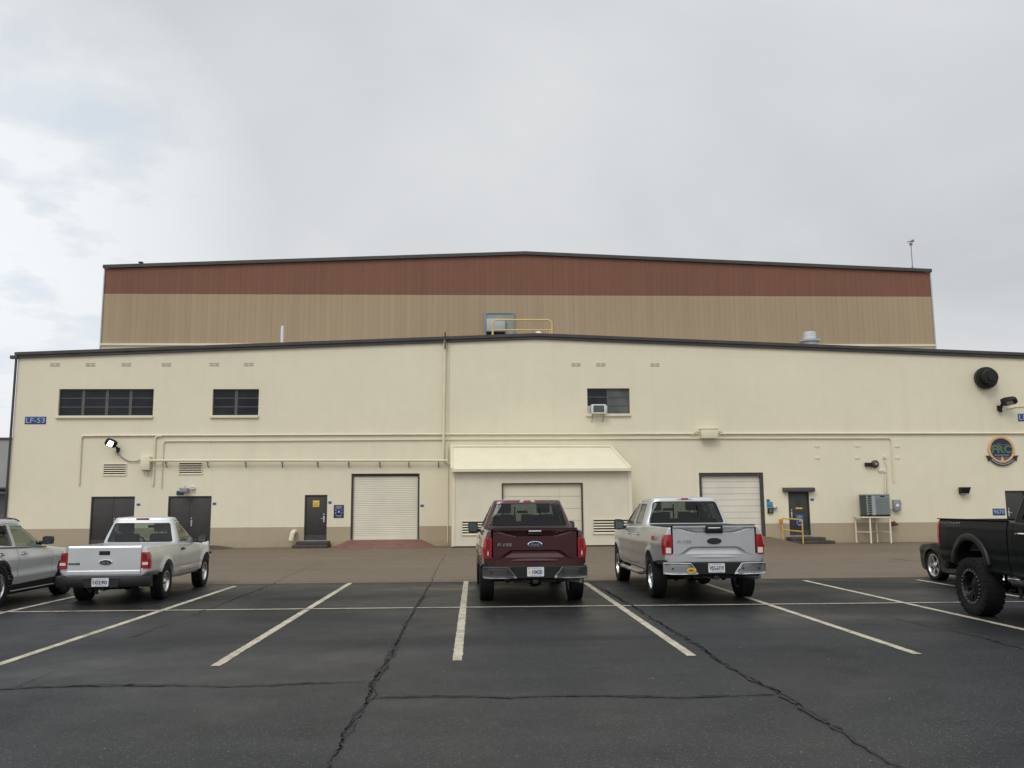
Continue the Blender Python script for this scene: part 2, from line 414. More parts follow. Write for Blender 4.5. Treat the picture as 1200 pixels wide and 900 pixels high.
M_yellow = mat('yellow_sign_face', (0.70, 0.50, 0.04), .45, var=.05, vs=9)
M_rail = mat('yellow_rail_paint', (0.60, 0.37, 0.07), .45, var=.15, vs=6)
M_railpale = mat('faded_yellow_rail_paint', (0.62, 0.48, 0.17), .5, var=.12, vs=4)
M_rampred = mat('red_ramp_paint', (0.165, 0.072, 0.058), .65, var=.25, vs=2.5, bump=.2, bs=30)
M_step = mat('dark_step_concrete', (0.055, 0.045, 0.037), .75, var=.3, vs=5, bump=.3, bs=30)
M_teal = mat('teal_poster', (0.03, 0.22, 0.36), .45, var=.15, vs=12)
M_cond = mat('condenser_enamel', (0.215, 0.25, 0.25), .45, var=.08, vs=4)
M_conddark = mat('condenser_coil', (0.05, 0.06, 0.06), .6, var=.2, vs=20)
M_acwhite = mat('air_conditioner_plastic', (0.62, 0.62, 0.60), .45, var=.05, vs=5)
M_grey = mat('grey_enamel', (0.24, 0.26, 0.28), .45, var=.06, vs=5)
M_ventsteel = mat('pale_galvanised', (0.55, 0.56, 0.57), .45, .3, var=.1, vs=6)
M_hatch = mat('grey_green_panel', (0.25, 0.275, 0.25), .45, var=.08, vs=2)
M_lamp = mat('lit_lamp_lens', (0.9, 0.85, 0.75), .3, emit=(1.0, 0.93, 0.82), es=9)
M_lens = mat('unlit_lamp_lens', (0.20, 0.20, 0.19), .2)
M_emb_ring = mat('emblem_gold', (0.62, 0.37, 0.17), .5, var=.06, vs=8)
M_emb_green = mat('emblem_green', (0.065, 0.135, 0.095), .5)
M_emb_dark = mat('emblem_navy', (0.012, 0.018, 0.045), .5)
M_emb_grey = mat('emblem_grey', (0.10, 0.11, 0.125), .5)
M_rust = mat('maroon_alarm_paint', (0.10, 0.035, 0.03), .5)
M_nbr = mat('grey_siding', (0.30, 0.31, 0.31), .6, var=.06, vs=1)
M_nbrdark = mat('dark_siding', (0.065, 0.065, 0.068), .6, var=.2, vs=.6)
M_nbrred = mat('red_brown_siding', (0.16, 0.085, 0.08), .6, var=.15, vs=.6)
M_rubber = mat('tyre_rubber', (0.011, 0.011, 0.0115), .75, var=.25, vs=9, bump=.25, bs=60, spec=.22)
M_redlens = mat('red_lens', (0.33, 0.008, 0.014), .12, coat=.6)
M_redlensdk = mat('smoked_red_lens', (0.17, 0.006, 0.012), .12, coat=.6)
M_clearlens = mat('clear_lens', (0.62, 0.60, 0.58), .12, coat=.6)
M_amber = mat('amber_lens', (0.65, 0.17, 0.02), .15, coat=.5)
M_seat = mat('seat_cloth', (0.045, 0.045, 0.047), .85, var=.15, vs=20)
M_plate = mat('plate_white', (0.62, 0.64, 0.66), .4, var=.04, vs=20)
M_plateink = mat('plate_ink', (0.02, 0.025, 0.06), .5)
M_plategold = mat('plate_gold', (0.55, 0.36, 0.06), .5)
M_embblue = mat('oval_badge_blue', (0.012, 0.025, 0.07), .2, coat=.5)
def car_paint(name, c, metal, rough, coat=1.0):
    n = NT(name)
    fl = n.t.nodes.new('ShaderNodeTexVoronoi'); fl.inputs['Scale'].default_value = 900; n.link(n.o, fl.inputs['Vector'])
    v = n.rng(n.noise(2.0, 4, .6), .3, .7, .95, 1.05)
    sc = n.t.nodes.new('ShaderNodeVectorMath'); sc.operation = 'SCALE'; sc.inputs[0].default_value = c; n.link(v, sc.inputs['Scale'])
    z = n.xyz()[2]
    grime = n.math('MULTIPLY', n.rng(z, .35, .85, 1, 0), n.rng(n.noise(4, 5, .6), .3, .7, .12, .42), True)
    cc = n.mix(grime, sc.outputs[0], (0.14, 0.135, 0.125))
    n.b.inputs['Coat Weight'].default_value = coat; n.b.inputs['Coat Roughness'].default_value = .05
    rr = n.math('ADD', rough, n.math('MULTIPLY', grime, .3))
    return n.out(cc, rr, n.math('MULTIPLY', n.math('SUBTRACT', 1.0, grime), metal))
M_silver = car_paint('silver_paint', (0.49, 0.502, 0.508), .6, .38, .6)
M_mirrorglass = mat('mirror_glass', (0.10, 0.12, 0.12), .12, .6)
M_silver2 = car_paint('pale_silver_paint', (0.565, 0.578, 0.585), .5, .38, .6)
M_suv = car_paint('grey_silver_paint', (0.59, 0.603, 0.61), .3, .35, .6)
M_maroon = car_paint('maroon_paint', (0.052, 0.0075, 0.0095), .45, .25)
M_blackp = car_paint('black_paint', (0.009, 0.0105, 0.011), .0, .28, 0.0)
M_blackp.node_tree.nodes['Principled BSDF'].inputs['IOR'].default_value = 1.25
M_blackp.node_tree.nodes['Principled BSDF'].inputs['Specular IOR Level'].default_value = .5
M_bumpgrey = car_paint('charcoal_bumper_paint', (0.035, 0.033, 0.033), .5, .35, .6)
M_bumpsilver = car_paint('silver_bumper_paint', (0.30, 0.31, 0.32), .7, .24, .4)
def car_glass(name, tint, refl=1.0):
    m = bpy.data.materials.new(name); m.use_nodes = True; t = m.node_tree; t.nodes.clear()
    o = t.nodes.new('ShaderNodeOutputMaterial'); mx = t.nodes.new('ShaderNodeMixShader')
    tr = t.nodes.new('ShaderNodeBsdfTransparent'); tr.inputs[0].default_value = (*tint, 1)
    gl = t.nodes.new('ShaderNodeBsdfGlossy'); gl.inputs['Roughness'].default_value = .03; gl.inputs[0].default_value = (refl, refl, refl, 1)
    fr = t.nodes.new('ShaderNodeFresnel'); fr.inputs[0].default_value = 1.5
    ge = t.nodes.new('ShaderNodeNewGeometry'); mm = t.nodes.new('ShaderNodeMath'); mm.operation = 'MULTIPLY_ADD'; mm.inputs[1].default_value = -1.0; mm.inputs[2].default_value = 1.0
    t.links.new(ge.outputs['Backfacing'], mm.inputs[0]); m2 = t.nodes.new('ShaderNodeMath'); m2.operation = 'MULTIPLY'; t.links.new(mm.outputs[0], m2.inputs[0]); t.links.new(fr.outputs[0], m2.inputs[1])
    t.links.new(m2.outputs[0], mx.inputs[0]); t.links.new(tr.outputs[0], mx.inputs[1]); t.links.new(gl.outputs[0], mx.inputs[2]); t.links.new(mx.outputs[0], o.inputs[0])
    return m
M_glass = car_glass('clear_car_glass', (.80, .86, .83))
M_tint = car_glass('tinted_car_glass', (.74, .78, .77), .8)
M_tintdk = car_glass('dark_tinted_car_glass', (.47, .49, .49), .6)

# ================================================================== ground
D1 = 41.2            # front wall of the low building
EDGE = 21.55         # asphalt gives way to brown concrete
def sheet(name, x0, x1, y0, y1, z, m, nx=1, ny=1):
    mb = MB()
    vs = [(x0+(x1-x0)*i/nx, y0+(y1-y0)*j/ny, z) for j in range(ny+1) for i in range(nx+1)]
    mb.add(vs, [(j*(nx+1)+i, j*(nx+1)+i+1, (j+1)*(nx+1)+i+1, (j+1)*(nx+1)+i) for j in range(ny) for i in range(nx)])
    return structure(mb.build(name, m, recalc=False))
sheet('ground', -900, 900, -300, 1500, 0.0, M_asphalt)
# the apron has a slightly ragged front edge
mb = MB(); xs = [-120+240*i/900 for i in range(901)]
fr = [(x, EDGE+0.03*noise.noise((x*.6, 3, 1))+0.02*noise.noise((x*4, 9, 1)) + (-.0022*x), 0.004) for x in xs]
bk = [(x, 75, 0.004) for x in xs]
mb.add(fr+bk, [(i, i+1, 901+i+1, 901+i) for i in range(900)])
structure(mb.build('concrete_apron', M_apron, recalc=False))

# painted stall lines
mb = MB()
def line_quad(mb, x0, y0, x1, y1, w, z=0.005):
    d = Vector((x1-x0, y1-y0)); L = d.length; d /= L; nrm = Vector((-d.y, d.x))*w/2; n = max(2, int(L/.04)); k = len(mb.v); vs = []; 
    for i in range(n+1):
        p = Vector((x0, y0))+d*(L*i/n); a = 1+.16*noise.noise((p.x*7, p.y*7, 2))+.12*noise.noise((p.x*31, p.y*31, 2)); b = 1+.16*noise.noise((p.x*7, p.y*7, 8))+.12*noise.noise((p.x*31, p.y*31, 5))
        vs += [(p.x+nrm.x*a, p.y+nrm.y*a, z), (p.x-nrm.x*b, p.y-nrm.y*b, z)]
    mb.add(vs, [(2*i, 2*i+1, 2*i+3, 2*i+2) for i in range(n)])
for X, ya, yb in ((-8.22, 10.6, 21.35), (-5.52, 10.6, 21.05), (-2.95, 10.52, 21.55), (-0.20, 10.66, 21.75), (2.59, 10.76, 21.0), (5.29, 10.66, 21.2), (7.79, 10.7, 21.0), (10.45, 10.7, 20.9), (13.1, 10.7, 21.0), (-10.95, 10.6, 21.3), (-13.7, 10.6, 21.2)):
    line_quad(mb, X, ya, X, yb, .115)
o = structure(mb.build('stall_lines', M_line, recalc=False))
mb = MB(); line_quad(mb, -16, 16.33, 17, 15.92, .095, .009)
structure(mb.build('cross_line', M_line, recalc=False))

# cracks in the asphalt: ragged ribbons
def crack(mb, pix, w0, w1, jit=.05, strands=1, z=.010):
    pts = [Vector((*G(*p), 0)) for p in pix]
    L = [0]
    for a, b in zip(pts, pts[1:]): L.append(L[-1]+(b-a).length)
    tot = L[-1]; n = int(tot/.045)
    for st in range(strands):
        vs = []; off = random.uniform(0, 99); so = 0 if st == 0 else random.uniform(-.035, .035)
        a0, a1 = (0, 1) if st == 0 else sorted((random.random(), random.random()))
        for i in range(n+1):
            t = i/n
            if t < a0 or t > a1: continue
            s = t*tot; k = max(j for j in range(len(L)-1) if L[j] <= s+1e-9); u = (s-L[k])/(L[k+1]-L[k])
            p = pts[k].lerp(pts[k+1], u); d = (pts[k+1]-pts[k]).normalized(); nn = Vector((-d.y, d.x, 0))
            q = p + nn*(jit*noise.noise((s*2.2+off, off, 0)) + jit*.6*noise.noise((s*9+off, 4, off)) + so)
            w = (w0+(w1-w0)*t)*.70*(.25+.95*abs(noise.noise((s*6, off, 5)))+.35*random.random())*(1 if st == 0 else .6)
            vs += [q+nn*w/2+Vector((0,0,z)), q-nn*w/2+Vector((0,0,z))]
        m = len(vs)//2
        if m > 1: mb.add(vs, [(2*i, 2*i+1, 2*i+3, 2*i+2) for i in range(m-1)])
mb = MB()
crack(mb, [(370,930),(385,900),(400,865),(412,847),(429,822),(436,812),(434,805),(442,792),(452,780),(465,755),(477,730),(492,705),(505,682.5)], .048, .066, .045, 6)
crack(mb, [(0,808),(50,805),(125,804),(210,803),(270,806),(325,803),(430,799)], .085, .06, .05, 4)
crack(mb, [(15,806),(40,797),(65,787)], .025, .012, .03, 1)
crack(mb, [(437,818),(500,817),(600,818),(685,815),(800,818),(910,815)], .07, .07, .05, 3)
crack(mb, [(1090,924),(1050,899),(1000,867),(950,837),(910,811),(860,785),(815,755),(765,725),(735,707),(692,682)], .065, .07, .06, 6)
crack(mb, [(155,747),(195,732),(275,729),(345,726),(410,724)], .045, .02, .06, 1)
crack(mb, [(222,722),(270,704),(320,684)], .05, .05, .06, 2)
crack(mb, [(1035,721),(1080,732),(1150,747),(1210,764)], .035, .06, .06, 2)
crack(mb, [(890,684),(950,697),(975,705)], .045, .035, .06, 1)
crack(mb, [(295,706),(400,703),(500,700)], .035, .02, .05, 1)
crack(mb, [(760,711),(900,709.5),(1040,708.5)], .03, .02, .04, 1)
structure(mb.build('asphalt_cracks', M_crack, recalc=False))
mb = MB()
crack(mb, [(505,682),(515,662),(522,650)], .025, .015, .05, 1, .012)
crack(mb, [(320,684),(345,672),(378,659)], .025, .015, .05, 1, .012)
crack(mb, [(1044,655),(1062,657),(1082,658.5)], .12, .06, .06, 2, .012)
structure(mb.build('apron_cracks', M_crack, recalc=False))
# grit on the asphalt
mb = MB()
for i in range(420):
    x, y = random.uniform(-9, 9), random.uniform(3.8, 20); r = random.uniform(.004, .012)
    vs = [(x+r*random.uniform(.6, 1.2)*math.cos(a), y+r*random.uniform(.6, 1.2)*math.sin(a), .0005) for a in (0, 1.2, 2.5, 3.8, 5.1)] + [(x, y, r*.9)]
    mb.add(vs, [(i_, (i_+1) % 5, 5) for i_ in range(5)])
M_grit = mat('grit', (0.13, 0.12, 0.105), .8, var=.6, vs=.9)
structure(mb.build('loose_grit', M_grit, recalc=False), 'stuff')

# ================================================================== low building
XL, XR, XC = -21.1, 27.1, 2.98
EAVE, RIDGE = 8.72, 9.66
annex = thing('hangar_annex', 'long low cream masonry building with tan base band and dark roof edge', 'building', (0, D1, 0))
HOLES = {'win1': (-19.14, -14.84, 6.05, 7.29), 'win2': (-12.14, -10.02, 6.05, 7.28), 'win3': (5.34, 7.36, 6.09, 7.30),
         'door1': (-17.40, -15.45, .13, 2.35), 'door2': (-13.95, -12.0, .13, 2.35), 'ped': (-7.78, -6.75, .27, 2.37), 'roller': (-5.67, -2.53, .31, 3.33),
         'gar2': (10.54, 13.60, .31, 3.29), 'door3': (14.74, 15.74, .31, 2.38), 'door4': (25.2, 26.2, .31, 2.37)}
def gable(x): return RIDGE-(RIDGE-EAVE)*abs(x-XC)/(XR-XC)
mb = MB()
hx = sorted({XL, XR, XC} | {v for h in HOLES.values() for v in h[:2]})
hz = sorted({0.0, 8.4} | {v for h in HOLES.values() for v in h[2:]})
for a, b in zip(hx, hx[1:]):
    for c, d in zip(hz, hz[1:]):
        mx_, mz_ = (a+b)/2, (c+d)/2
        if any(h[0] < mx_ < h[1] and h[2] < mz_ < h[3] for h in HOLES.values()): continue
        mb.add([(a,0,c),(b,0,c),(b,0,d),(a,0,d)], [(0,1,2,3)])
    mb.add([(a,0,8.4),(b,0,8.4),(b,0,gable(b)),(a,0,gable(a))], [(0,1,2,3)])
DEP = .34
for (a, b, c, d) in HOLES.values():                                  # reveals
    mb.add([(a,0,c),(a,DEP,c),(a,DEP,d),(a,0,d)], [(0,1,2,3)]); mb.add([(b,0,c),(b,0,d),(b,DEP,d),(b,DEP,c)], [(0,1,2,3)])
    mb.add([(a,0,d),(a,DEP,d),(b,DEP,d),(b,0,d)], [(0,1,2,3)]); mb.add([(a,0,c),(b,0,c),(b,DEP,c),(a,DEP,c)], [(0,1,2,3)])
mb.add([(XL,0,0),(XL,0,EAVE),(XL,8.75,EAVE),(XL,8.75,0)], [(0,1,2,3)]); mb.add([(XR,0,0),(XR,8.75,0),(XR,8.75,EAVE),(XR,0,EAVE)], [(0,1,2,3)])
mb.build('wall', M_wall, annex, recalc=False)
mb = MB()                                                            # roof deck
for s, xe in ((-1, XL-.06), (1, XR+.06)):
    ze = EAVE+.12-.0; zr = RIDGE+.12
    mb.add([(XC,-.1,zr),(xe,-.1,ze),(xe,8.7,ze),(XC,8.7,zr)], [(0,1,2,3)])
mb.build('roof', M_roof, annex)
mb = MB()                                                            # two-step dark edge
for y0, y1, z0, z1, e in ((-.10, -.003, .0, .20, .04), (-.16, -.11, .13, .27, .10)):
    pl = [(XL-e, EAVE+z0), (XC, RIDGE+z0), (XR+e, EAVE+z0), (XR+e, EAVE+z1), (XC, RIDGE+z1), (XL-e, EAVE+z1)]
    for h in (pl[0:2]+pl[4:6], [pl[1], pl[2], pl[3], pl[4]]):
        mb.prism(h, y0, y1)
mb.build('roof_edge', M_fascia, annex)
mb = MB(); mb.tube([(XL-.05, -.06, 0.0), (XL-.05, -.06, EAVE+.02)], .055, 10); mb.box(XL-.30, XL+.02, -.15, .02, EAVE-.03, EAVE+.12)
mb.build('downspout', M_fascia, annex)

def steel_window(h, cols, rows, panes=None):
    a, b, c, d = h; y = .14
    w = MB(); t = .035
    w.box(a+.002, b-.002, y-.03, y+.03, c+.002, c+t); w.box(a+.002, b-.002, y-.03, y+.03, d-t, d-.002)
    w.box(a+.002, a+t, y-.03, y+.03, c+t+.001, d-t-.001); w.box(b-t, b-.002, y-.03, y+.03, c+t+.001, d-t-.001)
    for i in range(1, cols):
        x = a+(b-a)*i/cols; w.box(x-.065, x+.065, y-.028, y+.028, c+t+.001, d-t-.001)
    for i in range(cols):
        x0 = a+(b-a)*i/cols+(.066 if i else t+.001); x1 = a+(b-a)*(i+1)/cols-(.066 if i < cols-1 else t+.001)
        for j in range(1, rows):
            z = c+(d-c)*j/rows; w.box(x0, x1, y-.026, y+.026, z-.018, z+.018)
    win = w.build('window', M_winframe, annex)
    for i in range(cols):
        g = MB(); g.box(a+(b-a)*i/cols+.02, a+(b-a)*(i+1)/cols-.02, y-.006, y+.006, c+.02, d-.02)
        g.build('pane', panes[i] if panes else M_pane, win)
    s = MB(); s.box(a-.07, b+.02, -.09, .10, c-.13, c-.004); s.build('sill', M_cream, win, bevel=.012)
    return win
steel_window(HOLES['win1'], 4, 3)
steel_window(HOLES['win2'], 2, 3)
steel_window(HOLES['win3'], 2, 3, [M_pane, M_panelt])

def leaf_door(h, leaves, handle=None, vision=None, top=None, plate=None):
    a, b, c, d = h; y = .06; t = .05
    f = MB(); f.box(a+.002, a+t, y-.04, y+.06, c+.002, d-t-.001); f.box(b-t, b-.002, y-.04, y+.06, c+.002, d-t-.001); f.box(a+.002, b-.002, y-.04, y+.06, d-t, d-.002)
    fr = f.build('door_frame', M_frame, annex)
    for i in range(leaves):
        x0 = a+t+.004+(b-a-2*t-.004)*i/leaves; x1 = a+t+(b-a-2*t-.004)*(i+1)/leaves-.004
        m = MB(); m.box(x0, x1, y, y+.05, c+.05, d-t-.006)
        dd = m.build('door', M_door, annex, bevel=.004)
        k = MB(); k.box(x0, x1, y-.012, y-.002, c+.06, c+.28); k.build('kick_plate', M_frame, dd)
        hd = handle if leaves == 1 else (-1 if i == 1 else None)
        if hd:
            hx_ = x1-.09 if hd == 1 else x0+.09; hz_ = c+1.02
            m = MB(); m.box(hx_-.03, hx_+.03, y-.02, y-.001, hz_-.16, hz_+.12); m.tube([(hx_, y-.02, hz_), (hx_, y-.07, hz_), (hx_-hd*.13, y-.07, hz_)], .012, 8); m.tube([(hx_, y-.03, hz_+.2), (hx_, y-.001, hz_+.2)], .03, 12)
            m.build('handle', M_chrome, dd)
        if vision:
            m = MB(); m.box(*vision[:2], y-.012, y-.002, *vision[2:]); m.build('vision_pane', M_blackgloss, dd)
    m = MB(); m.box(a-.02, b+.02, -.02, y+.04, c+.004, c+.045); m.build('threshold', M_steel, annex)
leaf_door(HOLES['door1'], 2); leaf_door(HOLES['door2'], 2); leaf_door(HOLES['ped'], 1, 1)
leaf_door(HOLES['door3'], 1, -1, (15.08, 15.33, 1.75, 2.02)); leaf_door(HOLES['door4'], 1, -1)
# hood over the third single door
mb = MB(); mb.prism([(-.22, 2.38), (0.0, 2.38), (0.0, 2.58), (-.20, 2.56)], 14.48, 15.97, 'x'); mb.build('door_hood', M_frame, annex, bevel=.01)

def shutter(h, name, m, pitch, amp, yy, frame_w):
    a, b, c, d = h
    f = MB()
    f.box(a+.002, a+frame_w, yy-.10, yy+.06, c+.002, d-.002); f.box(b-frame_w, b-.002, yy-.10, yy+.06, c+.002, d-.002); f.box(a+frame_w+.001, b-frame_w-.001, yy-.10, yy+.06, d-frame_w, d-.002)
    g = MB(); prof = []; n = int((d-c-frame_w)/pitch)
    for i in range(n):
        z = c+.02+pitch*i
        for u, q in ((0, 0), (.25, -amp), (.6, -amp), (.85, 0)): prof.append((yy+q, z+pitch*u))
    top = d-frame_w
    prof = [(p, q) for p, q in prof if q < top]
    poly = prof+[(yy+.03, prof[-1][1]), (yy+.03, c+.02)]
    g.prism(poly, a+frame_w+.004, b-frame_w-.004, 'x')
    s = g.build(name, m, annex)
    f.build('door_track', M_frame, s)
    bb = MB(); bb.box(a+frame_w+.003, b-frame_w-.003, yy-amp-.02, yy+.02, c+.003, c+.10); bb.build('bottom_bar', m, s, bevel=.006)
    return s
shutter(HOLES['roller'], 'roller_door', M_roller, .085, .012, .16, .085)
a, b, c, d = HOLES['gar2']                                           # sectional door
mb = MB(); nsec = 10; hh = (d-c-.14)/nsec
for i in range(nsec): mb.box(a+.15, b-.15, .16+.0, .20, c+.01+hh*i, c+.01+hh*(i+1)-.012)
sd = mb.build('sectional_door', M_garage, annex)
mb = MB(); mb.box(a+.002, a+.13, .04, .22, c+.002, d-.002); mb.box(b-.15, b-.002, .04, .22, c+.002, d-.002); mb.box(a+.131, b-.151, .04, .22, d-.16, d-.002); mb.build('door_track', M_frame, sd)
mb = MB()
mb.box(a+.13, b-.13, .205, .22, c, d-.1); mb.build('door_back', M_frame, sd)
# small block vents under the eaves, louvres, filled anchor patches
for px, py in ((64.5,427.3),(106,427.3),(148,427.3),(195,427.3),(251,427),(291.5,427),(675,427.4),(704,427.4),(767.5,427.6)):
    x, z = P(px, py, D1)
    v = MB()
    for dx in (-.115, .115):
        for dz in (-.045, .045): v.box(x+dx-.10, x+dx+.10, -.012, .03, z+dz-.035, z+dz+.035)
    vv = v.build('block_vent', mat('vent_block', (0.40, 0.37, 0.29), .6) if px == 64.5 else bpy.data.materials['vent_block'], annex, bevel=.004)
    v = MB(); v.box(x-.22, x+.22, -.006, .02, z-.085, z+.085); v.build('vent_frame', M_cream, vv)
def louvre(x0, x1, z0, z1, n, parent, y=0.0, fm=None, sm=None, tilt=.05):
    f = MB(); t = .03
    f.box(x0, x1, y-.04, y+.0, z0, z0+t); f.box(x0, x1, y-.04, y, z1-t, z1); f.box(x0, x0+t, y-.04, y, z0+t, z1-t); f.box(x1-t, x1, y-.04, y, z0+t, z1-t)
    lf = f.build('louvre_vent', fm or M_cream, parent)
    s = MB(); h = (z1-z0-2*t)/n
    for i in range(n):
        z = z0+t+h*i
        s.prism([(y-.036, z+h*.02), (y-.030, z-h*.02), (y-.006, z+h*.34), (y-.012, z+h*.40)], x0+t, x1-t, 'x')
    s.build('slats', sm or M_cream, lf)
    b = MB(); b.box(x0+t, x1-t, y-.003, y-.001, z0+t, z1-t); b.build('louvre_back', M_frame, lf)
x0, z1 = P(121.5, 543.5, D1); x1, z0 = P(148, 557.5, D1); louvre(x0, x1, z0, z1, 5, annex)
x0, z1 = P(210, 542, D1); x1, z0 = P(237, 556, D1); louvre(x0, x1, z0, z1, 5, annex)
for px, py in ((957.5,523),(1004.5,522.5),(1051.5,523),(958,536.5),(1004.5,536.5),(1052,536.5)):
    x, z = P(px, py, D1); v = MB(); v.box(x-.11, x+.11, -.022, .0, z-.06, z+.06); v.build('anchor_patch', M_cream, annex, bevel=.006)

# ================================================================== tall hangar behind
D2 = 50.0
hangar = thing('hangar', 'tall hangar with rust-red band above tan ribbed cladding, rising behind the cream building', 'building', (0, D2, 0))
HE, HR = 15.42, 16.36
mb = MB()
hatch = (0.55, 2.4, 10.9, 12.83)
mb.add([(XL,0,0),(XR,0,0),(XR,0,HE),(XC,0,HR),(XL,0,HE)], [(0,1,2,3,4)])
mb.add([(XL,0,0),(XL,0,HE),(XL,70,HE),(XL,70,0)], [(0,1,2,3)]); mb.add([(XR,0,0),(XR,70,0),(XR,70,HE),(XR,0,HE)], [(0,1,2,3)])
mb.build('wall', M_clad, hangar, recalc=False)
mb = MB()
for xe in (XL-.08, XR+.08): mb.add([(XC,-.1,HR+.17),(xe,-.1,HE+.17),(xe,70,HE+.17),(XC,70,HR+.17)], [(0,1,2,3)])
mb.build('roof', M_roof, hangar)
mb = MB()
for (xa, za), (xb, zb) in (((XL-.08, HE), (XC, HR)), ((XC, HR), (XR+.08, HE))): mb.prism([(xa, za), (xb, zb), (xb, zb+.19), (xa, za+.19)], -.14, -.003)
mb.build('roof_edge', M_fascia, hangar)
mb = MB(); mb.box(XL-.01, XR+.01, -.06, -.003, 10.95, 11.07); mb.build('base_flashing', M_cream, hangar)
for q0, q1 in ((XR-.02, XR+.06), (XL-.04, XL+.02)): mb = MB(); mb.box(q0, q1, -.05, .06, 9, HE+.05); mb.build('corner_trim', M_steel, hangar)
# service door with a half-lowered panel
(x0, z1), (x1, z0) = P(567.5, 366.3, D2), P(602.5, 391.5, D2)
mb = MB(); mb.box(x0, x1, -.08, -.003, z0-.4, z1); hd = mb.build('service_door', M_hatch, hangar)
mb = MB(); mb.box(x0, x1, -.13, -.085, z1-.08, z1); mb.box(x0, x0+.10, -.13, -.085, z0-.4, z1-.081); mb.box(x1-.06, x1, -.13, -.085, z0-.4, z1-.081); mb.build('door_surround', M_grey, hd)
(xa, za), (xb, zb) = P(570, 373.5, D2-.3), P(592, 388.3, D2-.3)
mb = MB(); mb.box(xa, xb, -.34, -.10, zb, za); mb.build('panel', mat('pale_panel', (0.36, 0.40, 0.385), .45, var=.05, vs=2), hd, bevel=.01)
mb = MB(); mb.box(xa, xb, -.10, -.084, zb-.45, zb-.01); mb.build('gap', M_black, hd)

# ================================================================== shed on the front wall
DS = 39.35
shed = thing('dock_shed', 'cream sheet-metal lean-to shed with sloped roof built against the wall behind the maroon pickup', 'shed', (0, DS, 0))
(fl, zf0), (fr_, zf1) = P(529.5, 550, DS-.25), P(739.5, 549.5, DS-.25)
(bl, zb0), (br_, zb1) = P(529.3, 524, D1), P(716, 524, D1)
sx0, sx1 = P(529.8, 600, DS)[0], P(740.5, 600, DS)[0]
ddx0, ddz1 = P(588, 567.8, DS); ddx1, _ = P(682.8, 570, DS)
zt = 3.46
def ribbed(mb, x0, x1, z0, z1, pitch=.15, amp=.0016):
    """a corrugated front sheet facing -y, a little rib every pitch"""
    n = max(1, round((x1-x0)/pitch)); pts = []
    for i in range(n):
        p = x0+(x1-x0)*i/n; q = (x1-x0)/n
        pts += [(p, 0), (p+q*.62, 0), (p+q*.72, -amp), (p+q*.9, -amp)]
    pts.append((x1, 0))
    mb.add([(a, b, z0) for a, b in pts]+[(a, b, z1) for a, b in pts], [(i, i+1, len(pts)+i+1, len(pts)+i) for i in range(len(pts)-1)])
mb = MB()
ribbed(mb, sx0, ddx0-.0, .07, zt); ribbed(mb, ddx1, sx1, .07, zt); ribbed(mb, ddx0, ddx1, ddz1, zt)
dd = D1-DS-.003
for x, xb in ((sx0, sx0), (sx1, br_-.05)): mb.add([(x,0,.07),(xb,dd,.07),(xb,dd,4.42),(x,0,zt)], [(0,1,2,3)])
for x in (ddx0, ddx1): mb.add([(x,0,.07),(x,.2,.07),(x,.2,ddz1),(x,0,ddz1)], [(0,1,2,3)])
mb.add([(ddx0,0,ddz1),(ddx0,.2,ddz1),(ddx1,.2,ddz1),(ddx1,0,ddz1)], [(0,1,2,3)])
mb.build('wall', M_shedwall, shed, recalc=False)
for q0, q1 in ((sx0-.02, sx0+.12), (sx1-.14, sx1+.02)): mb = MB(); mb.box(q0, q1, -.03, -.015, .06, zt); mb.build('corner_trim', M_creamrib, shed)
for q0, q1 in ((sx0+.02, ddx0), (ddx1, sx1-.02)): mb = MB(); mb.box(q0, q1, .03, .06, 0, .10); mb.build('footing', M_step, shed)
mb = MB(); mb.box(ddx0, ddx0+.05, -.03, .0, .1, ddz1); mb.box(ddx1-.05, ddx1, -.03, .0, .1, ddz1); mb.box(ddx0, ddx1, -.03, 0, ddz1, ddz1+.06); mb.build('door_trim', M_frame, shed)
mb = MB(); n = 5; hh = (ddz1-.07)/n
for i in range(n):
    for x0, x1 in ((ddx0+.06, ddx0+2.55), (ddx0+2.558, ddx1-.06)): mb.box(x0, x1, .10, .14, .08+hh*i, .08+hh*(i+1)-.012)
mb.build('overhead_door', M_shedwall, shed)
mb = MB()                                                            # roof sheet with standing ribs
A, B, C_, D_ = Vector((fl, -.25, zf0)), Vector((fr_, -.25, zf1)), Vector((br_, dd+.0, zb1)), Vector((bl, dd+.0, zb0))
up = (B-A).cross(D_-A).normalized()
vs = [A, B, C_, D_]; mb.add([v for v in vs]+[v-up*.05 for v in vs], [(0,1,2,3),(7,6,5,4),(0,4,5,1),(1,5,6,2),(2,6,7,3),(3,7,4,0)])
nr = 40
for i in range(nr+1):
    t = i/nr; a = A.lerp(B, t); b = D_.lerp(C_, t)
    if i in (0, nr): continue
    w = Vector((.02, 0, 0)); mb.add([a-w, a+w, b+w, b-w, a-w+up*.003, a+w+up*.003, b+w+up*.003, b-w+up*.003], [(4,5,6,7),(0,1,5,4),(1,2,6,5),(3,0,4,7)])
mb.build('roof', M_creamrib, shed)
mb = MB()
for a, b in ((A, D_), (B, C_)): mb.tube([a+up*.02, b+up*.02], .06, 6)
mb.box(fl-.02, fr_+.02, -.29, -.24, min(zf0, zf1)-.09, min(zf0, zf1)+.03)
mb.tube([D_+up*.03, C_+up*.03], .06, 6)
mb.build('roof_trim', M_creamrib, shed)
mb = MB(); mb.box(sx0+.02, sx1-.02, -.02, .05, zt-.25, zt-.02); mb.build('soffit_trim', M_shedwall, shed)
(x0, z1), (x1, z0) = P(541, 610.5, DS), P(583, 627, DS); louvre(x0, x1, z0, z1, 5, shed, -.016)
